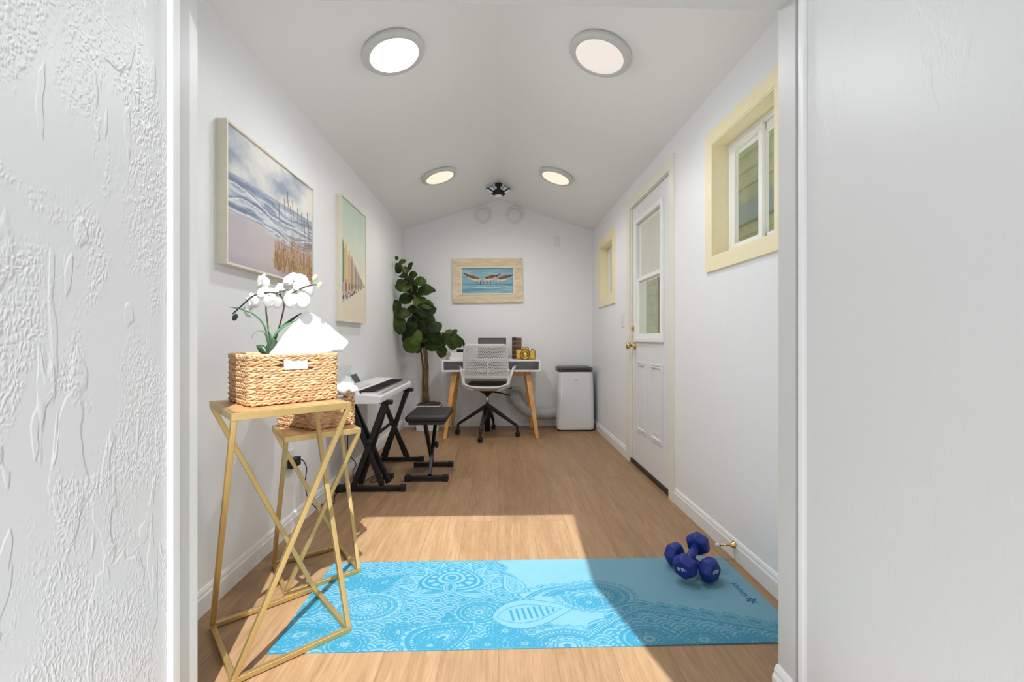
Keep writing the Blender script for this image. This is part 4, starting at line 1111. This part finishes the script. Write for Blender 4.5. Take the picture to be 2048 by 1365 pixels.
MB().box((-.034, -.03, 0), (.034, .03, .032)).build('housing', M['blackmatte'], pw, bevel=.004)
pts = [Vector((-.99, 3.02, .602)), Vector((-1.0, 3.02, .5)), at_x(696, 900, -1.02), at_x(712, 928, -1.0), at_x(706, 943, -1.0), at_f(710, 969, .004), at_f(722, 968, .004), at_f(736, 959, .004), at_f(750, 952, .004), at_f(757, 961, .004), at_f(742, 965, .004), at_f(748, 957, .005), at_f(769, 956, .010)]
MB().tube(curve(loc_pts(pts, pb_), 80), .0028, 6).build('cord', M['blackmatte'], pw, True)

# ================================================================== fig tree
FT = Vector((-.770, 4.960, 0))
r = thing('fig_tree', 'tall potted fiddle leaf fig leaning in the back left corner', 'plant', FT)
b = MB(); 
vs = []
for z, hw in ((0, .118), (.275, .135), (.275, .125), (.245, .122)):
    vs += [(-hw, -hw, z), (hw, -hw, z), (hw, hw, z), (-hw, hw, z)]
b.add(vs, [(3, 2, 1, 0)] + [(i * 4 + k, i * 4 + (k + 1) % 4, (i + 1) * 4 + (k + 1) % 4, (i + 1) * 4 + k) for i in range(3) for k in range(4)] + [(12, 13, 14, 15)])
b.build('pot', M['white'], r, bevel=.004)
rg = random.Random(8)
b = MB().grid(lambda u, v: Vector(((u - .5) * .245, (v - .5) * .245, .262 + .022 * rg.random() + .02 * (1 - 4 * (u - .5) ** 2) * (1 - 4 * (v - .5) ** 2))), 14, 14)
for _ in range(60):
    p = Vector((rg.uniform(-.11, .11), rg.uniform(-.11, .11), .27)); b.bar(p, p + Vector((rg.uniform(-.03, .03), rg.uniform(-.03, .03), rg.uniform(.005, .03))), .003)
b.build('moss', M['soil'], r)
def fl(x, y, Y): return at_y(x, y, Y) - FT
trunk = curve([fl(853, 802, 4.96), fl(852, 770, 4.94), fl(853, 735, 4.92), fl(849, 690, 4.88), fl(843, 650, 4.84), fl(838, 620, 4.80), fl(828, 590, 4.74), fl(815, 555, 4.68), fl(803, 530, 4.62)], 50)
MB().tube(trunk, [.031 - .022 * (i / (len(trunk) - 1)) ** .8 + .002 * math.sin(i * 1.7) for i in range(len(trunk))], 12).build('trunk', M['bark'], r, True)
t2 = curve([fl(846, 803, 4.98), fl(846, 770, 4.97), fl(846, 735, 4.95), fl(841, 700, 4.92), fl(836, 690, 4.90)], 24)
MB().tube(t2, [.016 - .008 * i / (len(t2) - 1) for i in range(len(t2))], 10).build('trunk', M['bark'], r, True)
br_ = MB()
br_.tube(curve([fl(846, 672, 4.86), fl(868, 672, 4.80), fl(884, 667, 4.76), fl(900, 668, 4.70), fl(910, 672, 4.66)], 16), .008, 8)
br_.tube(curve([fl(840, 640, 4.82), fl(820, 630, 4.76), fl(800, 625, 4.70), fl(793, 615, 4.66)], 16), .008, 8)
br_.build('branch', M['bark'], r, True)
LV = [(120, 60, 26, 80), (160, 88, 50, 40), (130, 135, 62, 100), (215, 125, 62, 60), (235, 180, 52, 5), (170, 190, 62, 160), (205, 225, 66, 200), (165, 262, 88, 182), (285, 228, 74, 10), (240, 275, 84, 250), (325, 300, 112, 20), (188, 352, 84, 205), (290, 380, 92, 340), (115, 405, 76, 110), (92, 445, 66, 95), (235, 430, 92, 30), (320, 430, 104, 350), (165, 460, 84, 175), (365, 435, 66, 20), (132, 520, 96, 262), (240, 520, 84, 240), (295, 505, 94, 300), (350, 500, 84, 280), (210, 570, 104, 220), (280, 590, 104, 270), (395, 560, 86, 40), (402, 612, 96, 275), (230, 680, 114, 225), (372, 665, 112, 300), (310, 620, 84, 260), (450, 658, 92, 255), (515, 658, 104, 285), (490, 605, 70, 10), (535, 600, 52, 60), (555, 655, 86, 290), (445, 730, 74, 262), (275, 712, 52, 250), (190, 605, 66, 235), (148, 562, 76, 250), (335, 560, 84, 300), (262, 632, 94, 250), (200, 290, 40, 300), (250, 330, 60, 320), (180, 150, 50, 90), (150, 230, 50, 190), (340, 395, 70, 10), (270, 455, 80, 80), (110, 480, 70, 265), (310, 545, 80, 240), (420, 640, 70, 330), (200, 640, 80, 250), (300, 660, 70, 280)]
fo = MB()
for k, (x, y, s, an) in enumerate(LV):
    rg = random.Random(k * 7 + 1)
    px, py = 760 + x / 3.594, 500 + y / 3.594
    Yd = 4.80 - .10 * (1 - (py - 510) / 200) + rg.uniform(-.12, .10) - (.07 if px > 880 else 0) - (.12 if px < 812 else 0)
    S = s / 3.594 * Yd / F * 1.12
    c_ = fl(px, py, Yd); a = R(an)
    dirv = Vector((math.cos(a), rg.uniform(-.5, .25), math.sin(a))).normalized()
    nr = Vector((rg.uniform(-.55, .55), -1, rg.uniform(-.1, .75))).normalized()
    sd = dirv.cross(nr).normalized(); nr = sd.cross(dirv).normalized()
    cur = rg.uniform(.1, .35); cup = rg.uniform(.1, .3); ln = S * 1.12
    pos = []
    def lf_(u, v, c_=c_, dirv=dirv, sd=sd, nr=nr, ln=ln, cur=cur, cup=cup):
        q = (u - .5) * 2; t = v
        hw = ln * .43 * (max(0, math.sin(PI * (.03 + .955 * t ** 1.18))) ** .62)
        wob = .03 * ln * math.sin(t * 15 + q * 2) * abs(q)
        return c_ + dirv * ((t - .5) * ln) + sd * q * hw + nr * (cup * hw * abs(q) - cur * ln * (t - .4) ** 2 * 1.6 + wob)
    g0 = MB().grid(lf_, 6, 10)
    lim = -XW + .004 - FT.x
    g0.v = [(max(p[0], lim + .0002 * (i % 7)), p[1], p[2]) for i, p in enumerate(g0.v)]
    fo.add(g0.v, g0.f)
o = fo.build('foliage', M['leaf'], r, True, recalc=False)
# ================================================================== desk
DY0, DY1 = 4.545, 5.00; DX0, DX1 = -.577, .430; DZ0, DZ1 = .662, .783
r = thing('desk', 'white desk with an open grey cubby and splayed honey wood legs against the back wall', 'desk', ((DX0 + DX1) / 2, (DY0 + DY1) / 2, 0))
hw, hd = (DX1 - DX0) / 2, (DY1 - DY0) / 2; th = .016
b = MB()
b.box((-hw, -hd, DZ1 - th), (hw, hd, DZ1)); b.box((-hw, -hd, DZ0), (hw, hd, DZ0 + th)); b.box((-hw, -hd, DZ0 + th), (-hw + th, hd, DZ1 - th)); b.box((hw - th, -hd, DZ0 + th), (hw, hd, DZ1 - th))
b.build('cubby_top', M['desk_white'], r, bevel=.0015)
MB().box((-hw + th, .02, DZ0 + th), (hw - th, .032, DZ1 - th)).build('back_panel', M['desk_grey'], r)
q = MB().box((-hw + .13, -hd + .10, .612), (hw - .13, -hd + .13, DZ0)).box((-hw + .13, hd - .13, .612), (hw - .13, hd - .10, DZ0)).build('apron', M['oakleg'], r, bevel=.002)
for sx in (-1, 1):
    for sy in (-1, 1):
        top = Vector((sx * (hw - .125), sy * (hd - .10), DZ0)); ft = Vector((sx * (hw - .040), sy * (hd + (.105 if sy < 0 else -.02)), 0))
        ft = Vector((sx * (hw - .040), (-hd - .075) if sy < 0 else (hd - .03), 0)) if sy < 0 else Vector((sx * (hw - .06), hd - .03, 0))
        dv = (top - ft).normalized()
        l = MB(); a = []
        for p, w in ((ft, .017), (top, .029)):
            a += [p + Vector((i * w, j * w, 0)) for i, j in ((-1, -1), (1, -1), (1, 1), (-1, 1))]
        l.add(a, [(3, 2, 1, 0), (4, 5, 6, 7), (0, 1, 5, 4), (1, 2, 6, 5), (2, 3, 7, 6), (3, 0, 4, 7)]); l.build('leg', M['oakleg'], r, bevel=.003)
# things on the desk
for k, (z0, h_, x0, x1, lab) in enumerate(((0, .034, -.545, -.275, 'lower white book of the flat stack on the desk, under the leaves'), (.0345, .042, -.535, -.285, 'upper white book of the flat stack on the desk, carrying the black figurine'))):
    bk = thing('book', lab, 'book', ((x0 + x1) / 2, 4.70, DZ1 + z0), 0, 'flat white books'); hw_ = (x1 - x0) / 2
    MB().box((-hw_, -.10, 0), (hw_, .10, .004)).box((-hw_, -.10, h_ - .004), (hw_, .10, h_)).box((-hw_, -.10, .004), (hw_, -.096, h_ - .004)).build('cover', M['paperwhite'], bk)
    MB().box((-hw_ + .004, -.0955, .0042), (hw_ - .004, .094, h_ - .0042)).build('pages', M['paperwhite'], bk)
    MB().box((-hw_ - .001, -.101, .0005), (-hw_ + .042, -.099, h_ - .0005)).build('spine_band', M['spine_grey'], bk)
fg = thing('figurine', 'black curved figurine on the stack of white books', 'ornament', (-.385, 4.70, DZ1 + .0768))
MB().box((-.055, -.03, 0), (.055, .03, .030)).build('base', M['blackmatte'], fg, bevel=.012, seg=4)
MB().tube(curve([(.030, 0, .02), (.022, 0, .07), (.012, 0, .12), (-.02, 0, .145), (-.05, 0, .12)], 20), [.012] * 8 + [.010] * 13, 10).build('arm', M['blackmatte'], fg, True)
lp = thing('laptop', 'open black laptop on the desk behind the office chair', 'laptop', (-.070, 4.80, DZ1))
MB().box((-.155, -.16, .002), (.155, .06, .016)).build('keyboard_base', M['black'], lp, bevel=.003)
scr = MB(); mt = Matrix.Translation((0, .06, .012)) @ Matrix.Rotation(R(-6), 4, 'X')
frame4(scr, lambda p, q_, d: mt @ Vector((p - .152, d, q_)), .304, .215, .014, 0, .008)
so = scr.build('bezel', M['black'], lp); MB().box((-.138, .001, .014), (.138, .007, .201), mt).build('screen', M['screen'], so)
for (x, w_, h_, m_, lab) in ((.172, .047, .232, 'book_dark', 'dark brown leather bound book standing on the desk behind the gold camera'), (.226, .044, .228, 'book_red', 'reddish brown leather bound book standing right of the darker one')):
    bk = thing('book', lab, 'book', (x, 4.87, DZ1), 0, 'standing leather books')
    MB().box((-w_ / 2, -.075, 0), (w_ / 2, -.071, h_)).box((-w_ / 2, -.071, 0), (-w_ / 2 + .003, .075, h_)).box((w_ / 2 - .003, -.071, 0), (w_ / 2, .075, h_)).build('cover', M[m_], bk, bevel=.001)
    MB().box((-w_ / 2 + .003, -.0708, .004), (w_ / 2 - .003, .070, h_ - .004)).build('pages', M['paperwhite'], bk)
    for z in (.04, .09, .14, .185): MB().box((-w_ / 2 - .0005, -.0775, z), (w_ / 2 + .0005, -.0745, z + .004)).build('gilt_band', M['gilt'], bk)
cm = thing('gold_camera', 'shiny gold ornamental camera on the right end of the desk', 'ornament', (.285, 4.675, DZ1 + .0004), R(-6))
MB().box((-.105, -.030, 0), (.105, .030, .098)).build('body', M['goldcam'], cm, bevel=.012, seg=4)
MB().box((-.035, -.026, .096), (.035, .026, .128)).build('prism_hump', M['goldcam'], cm, bevel=.010, seg=3)
mtx = xform((-.004, -.028, .050), (0, -1, 0))
MB().lathe([(.056, 0), (.056, .008), (.048, .012), (.050, .020), (.046, .036), (.040, .040), (.036, .030), (.020, .030)], 40, mtx).build('lens_barrel', M['goldcam'], cm, True)
MB().lathe([(.030, .028), (.030, .031), (.016, .036), (.001, .038)], 30, mtx).build('lens_glass', M['brass'], cm, True)
MB().lathe([(.016, .096), (.016, .110), (.012, .113)], 20, Matrix.Translation((.076, 0, 0))).build('dial', M['goldcam'], cm)
MB().lathe([(.014, .096), (.014, .106)], 20, Matrix.Translation((-.072, 0, 0))).build('dial', M['goldcam'], cm)
MB().box((.055, -.034, .020), (.095, -.029, .082)).build('grip', M['goldcam'], cm, bevel=.002)

# ================================================================== office chair
r = thing('office_chair', 'grey white office chair with a perforated back and black four star base at the desk', 'chair', (-.115, 4.60, 0), R(-3))
b = MB().lathe([(.030, .045), (.032, .26), (.045, .275), (.045, .31), (.030, .322)], 20); b.build('hub', M['black'], r, True)
for an in (82, 172, 262, 352):
    a = R(an); u = Vector((math.cos(a), math.sin(a), 0))
    leg = MB().bar(u * .03 + Vector((0, 0, .296)), u * .30 + Vector((0, 0, .118)), .046, .040, (0, 0, 1), .030, .028)
    leg.tube([u * .30 + Vector((0, 0, .122)), u * .312 + Vector((0, 0, .105)), u * .312 + Vector((0, 0, .062))], .013, 10)
    lo = leg.build('leg', M['black'], r, bevel=.004)
    w = MB(); tdir = Vector((-math.sin(a), math.cos(a), 0))
    for sd in (-1, 1):
        w.lathe([(.004, -.008), (.024, -.008), (.027, -.004), (.027, .004), (.024, .008), (.004, .008)], 20, xform(u * .318 + tdir * .012 * sd + Vector((0, 0, .027)), tdir))
    w.bar(u * .318 + Vector((0, 0, .03)), u * .314 + Vector((0, 0, .068)), .012, .03)
    w.build('caster', M['blackmatte'], lo)
MB().lathe([(.017, .315), (.017, .43)], 16).build('gas_lift', M['chrome'], r, True)
MB().lathe([(.028, .415), (.030, .432), (.070, .446), (.095, .470), (.10, .478)], 24).build('tilt_mechanism', M['black'], r, True)
MB().tube([(.05, .0, .452), (.15, -.02, .440), (.235, -.04, .418)], .007, 8).build('lever', M['black'], r)
# seat shell: shallow pan with a raised rear lip
def pan(u, v):
    x = (u - .5) * .47; y = -.235 + v * .45
    e = abs(u - .5) * 2; rear = max(0, 1 - v / .3)
    xx = x * (1 - .10 * rear * rear)
    return Vector((xx, y, .486 + .035 * e ** 4 + .045 * rear ** 2 - .012 * (v > .9)))
o = MB().grid(pan, 20, 20).build('seat_shell', M['offwhite'], r, True); md = o.modifiers.new('s', 'SOLIDIFY'); md.thickness = .014; md.offset = -1
MB().box((-.205, -.19, .490), (.205, .20, .545)).build('seat_cushion', M['leather'], r, bevel=.022, seg=4)
# back
def BS(x, z):   # point on the back surface, x in metres, z height
    t = (z - .56) / .385
    return Vector((x, -.215 - .055 * t + .9 * x * x, z))
zb, zt = .602, .948
def halfw(z):
    t = (z - zb) / (zt - zb); w = .232 - .016 * t
    if z > zt - .03: w -= .03 - math.sqrt(max(0, .03 ** 2 - (z - zt + .03) ** 2))
    return w
bk = MB(); nc, nr_ = 26, 22
cwid = 2.0 / nc
def cellpt(a, z): return BS(a * halfw(z), z)
rows = [zb + (zt - zb) * i / nr_ for i in range(nr_ + 1)]
verts = {}
def vid(a, z):
    key = (round(a, 4), round(z, 5))
    if key not in verts: verts[key] = len(bk.v); bk.v.append(tuple(cellpt(a, z)))
    return verts[key]
for j in range(nr_):
    z0, z1 = rows[j], rows[j + 1]; zm = (z0 + z1) / 2
    off = 0 if j % 2 == 0 else cwid / 2
    edges = [-1 + off + k * cwid for k in range(nc + (0 if off else 1))]
    if off: edges = [-1] + edges + [1]
    for a0, a1 in zip(edges, edges[1:]):
        am = (a0 + a1) / 2; full = abs((a1 - a0) - cwid) < 1e-6
        solid = (not full) or j < 2 or j > nr_ - 3 or abs(am) > .90 or (j == 12 and am < 1)
        solid = solid or (j < 12 and abs(am - .10) < .03)
        outer = [vid(a0, z0), vid(am, z0), vid(a1, z0)] if full else [vid(a0, z0), vid(a1, z0)]
        outer += [vid(a1, z1), vid(am, z1), vid(a0, z1)] if full else [vid(a1, z1), vid(a0, z1)]
        if solid: bk.f.append(tuple(outer)); continue
        ed = max(abs(am) ** 2, abs((zm - (zb + zt) / 2) / ((zt - zb) / 2)) ** 2)
        rad = .0074 - .0034 * ed
        inner = []; hwz = halfw(zm)
        for t in (225, 270, 315, 45, 90, 135):
            inner.append(len(bk.v)); bk.v.append(tuple(BS(am * hwz + rad * math.cos(R(t)), zm + rad * math.sin(R(t)))))
        for q in range(6): bk.f.append((outer[q], outer[(q + 1) % 6], inner[(q + 1) % 6], inner[q]))
o = bk.build('backrest', M['offwhite'], r, True); md = o.modifiers.new('s', 'SOLIDIFY'); md.thickness = .007; md.offset = 0
for sg in (-1, 1):
    s = MB(); s.tube(curve([BS(sg * .222, .70), BS(sg * .226, .62) + Vector((0, .002, 0)), Vector((sg * .222, -.185, .555)), Vector((sg * .185, -.195, .515)), Vector((sg * .12, -.19, .492))], 20), [.013] * 6 + [.017] * 15, 10)
    s.build('back_strut', M['offwhite'], r, True)
    a_ = MB(); a_.tube(curve([Vector((sg * .222, -.17, .57)), Vector((sg * .245, -.10, .63)), Vector((sg * .265, -.04, .685)), Vector((sg * .285, .02, .715)), Vector((sg * .295, .10, .720))], 24), [.017] * 10 + [.015] * 15, 10)
    a_.build('armrest', M['offwhite'], r, True)
MB().tube([(.20, -.10, .505), (.255, -.10, .507)], .014, 12).build('adjuster', M['blackmatte'], r)

# ================================================================== portable air conditioner
M['ventgrey'] = pm('dark_grey_vent', (74, 74, 74), .4, var=.05)
AX, AY = .835, 4.925
r = thing('air_conditioner', 'white portable air conditioner with a grey top vent, standing right of the desk', 'air conditioner', (AX, AY, 0))
def ring(hw, hd, rc, z, n=8):
    pts = []
    for cx_, cy_, a0 in ((hw - rc, -hd + rc, -90), (hw - rc, hd - rc, 0), (-hw + rc, hd - rc, 90), (-hw + rc, -hd + rc, 180)):
        for k in range(n + 1):
            a = R(a0 + 90 * k / n); pts.append(Vector((cx_ + rc * math.cos(a), cy_ + rc * math.sin(a), z)))
    return pts
def loft(rings):
    b = MB(); n = len(rings[0]); vs = [p for q in rings for p in q]
    b.add(vs, [tuple(range(n))[::-1], tuple(range((len(rings) - 1) * n, len(rings) * n))] + [(i * n + k, i * n + (k + 1) % n, (i + 1) * n + (k + 1) % n, (i + 1) * n + k) for i in range(len(rings) - 1) for k in range(n)])
    return b
loft([ring(.185, .135, .05, z) for z in (0, .016)]).build('base', M['blackmatte'], r)
loft([ring(.195, .148, .05, .014), ring(.205, .155, .055, .028), ring(.207, .156, .055, .06), ring(.204, .155, .055, .35), ring(.196, .150, .055, .60), ring(.190, .146, .055, .636), ring(.186, .142, .055, .640)]).build('housing', M['white_gloss'], r, False, .004)
loft([ring(.186, .142, .050, .638), ring(.190, .146, .05, .650), ring(.192, .147, .05, .682), ring(.188, .143, .05, .690)]).build('top_rim', M['ventgrey'], r, bevel=.002)
vt = MB().box((-.176, -.1495, .648), (.176, -.140, .684)).build('front_vent', M['ventgrey'], r, bevel=.003)
vl = MB()
for k in range(4): vl.box((-.150, -.1515, .653 + .007 * k), (.150, -.1492, .656 + .007 * k))
vl.build('louvres', M['blackmatte'], vt)
loft([ring(.176, .128, .045, .6895), ring(.170, .124, .045, .694)]).build('top_vent', M['ventgrey'], r)
# recessed glossy front panel outline, display and small emblem
MB().box((-.020, -.1600, .560), (.020, -.150, .567)).build('display', M['print_white'], r)
hose = MB(); pts = curve([Vector((-.19, .05, .17)), Vector((-.25, .06, .165)), Vector((-.38, .055, .165)), Vector((-.50, .05, .19)), Vector((-.60, .04, .27)), Vector((-.65, .07, .33)), Vector((-.642, .120, .345)), Vector((-.634, .168, .345))], 210)
hose.tube(pts, [.066 + .004 * (1 if (i // 3) % 2 else -1) for i in range(len(pts))], 24)
hose.build('exhaust_hose', M['hose'], r, True)
r = thing('duct_collar', 'white round duct collar on the back wall where the grey hose ends', 'duct collar', (AX - .634, YB, .345)); r.rotation_euler = (R(90), 0, 0)
MB().lathe([(.118, 0), (.118, .005), (.108, .009), (.086, .010), (.080, .016), (.072, .016), (.072, .002)], 40, cap=False).build('flange', M['offwhite'], r, True)

# ================================================================== light
w = bpy.data.worlds.new('sky'); scn.world = w; w.use_nodes = True
nt = w.node_tree; bg = nt.nodes['Background']
sk = nt.nodes.new('ShaderNodeTexSky'); sk.sky_type = 'NISHITA'; sk.sun_disc = False; sk.sun_elevation = R(53); sk.sun_rotation = R(167); sk.air_density = 1.0; sk.dust_density = 2.0
mixn = nt.nodes.new('ShaderNodeMix'); mixn.data_type = 'RGBA'; mixn.inputs[0].default_value = .55
mixn.inputs[7].default_value = (6.5, 6.4, 6.2, 1)
nt.links.new(sk.outputs[0], mixn.inputs[6]); nt.links.new(mixn.outputs[2], bg.inputs[0]); bg.inputs[1].default_value = .10
sd = Vector((-.235, 1, -1.384)).normalized()
su = bpy.data.lights.new('sun', 'SUN'); su.energy = 5.4; su.angle = R(.53); su.color = (.95, .99, 1.0)
so = bpy.data.objects.new('sun', su); COL.objects.link(so); so.rotation_mode = 'QUATERNION'; so.rotation_quaternion = Vector((0, 0, -1)).rotation_difference(sd)

# ================================================================== camera
cam = bpy.data.cameras.new('camera'); cam.sensor_width = 36; cam.lens = F / 2048 * 36; cam.shift_y = -4.5 / 2048; cam.clip_start = .02
co = bpy.data.objects.new('camera', cam); COL.objects.link(co); co.location = (0, 0, CAMH); co.rotation_euler = (R(90), 0, -TH)
scn.camera = co
vs_ = scn.view_settings; vs_.view_transform = 'Standard'; vs_.look = 'None'; vs_.gamma = 1; vs_.use_curve_mapping = False; vs_.exposure = .45
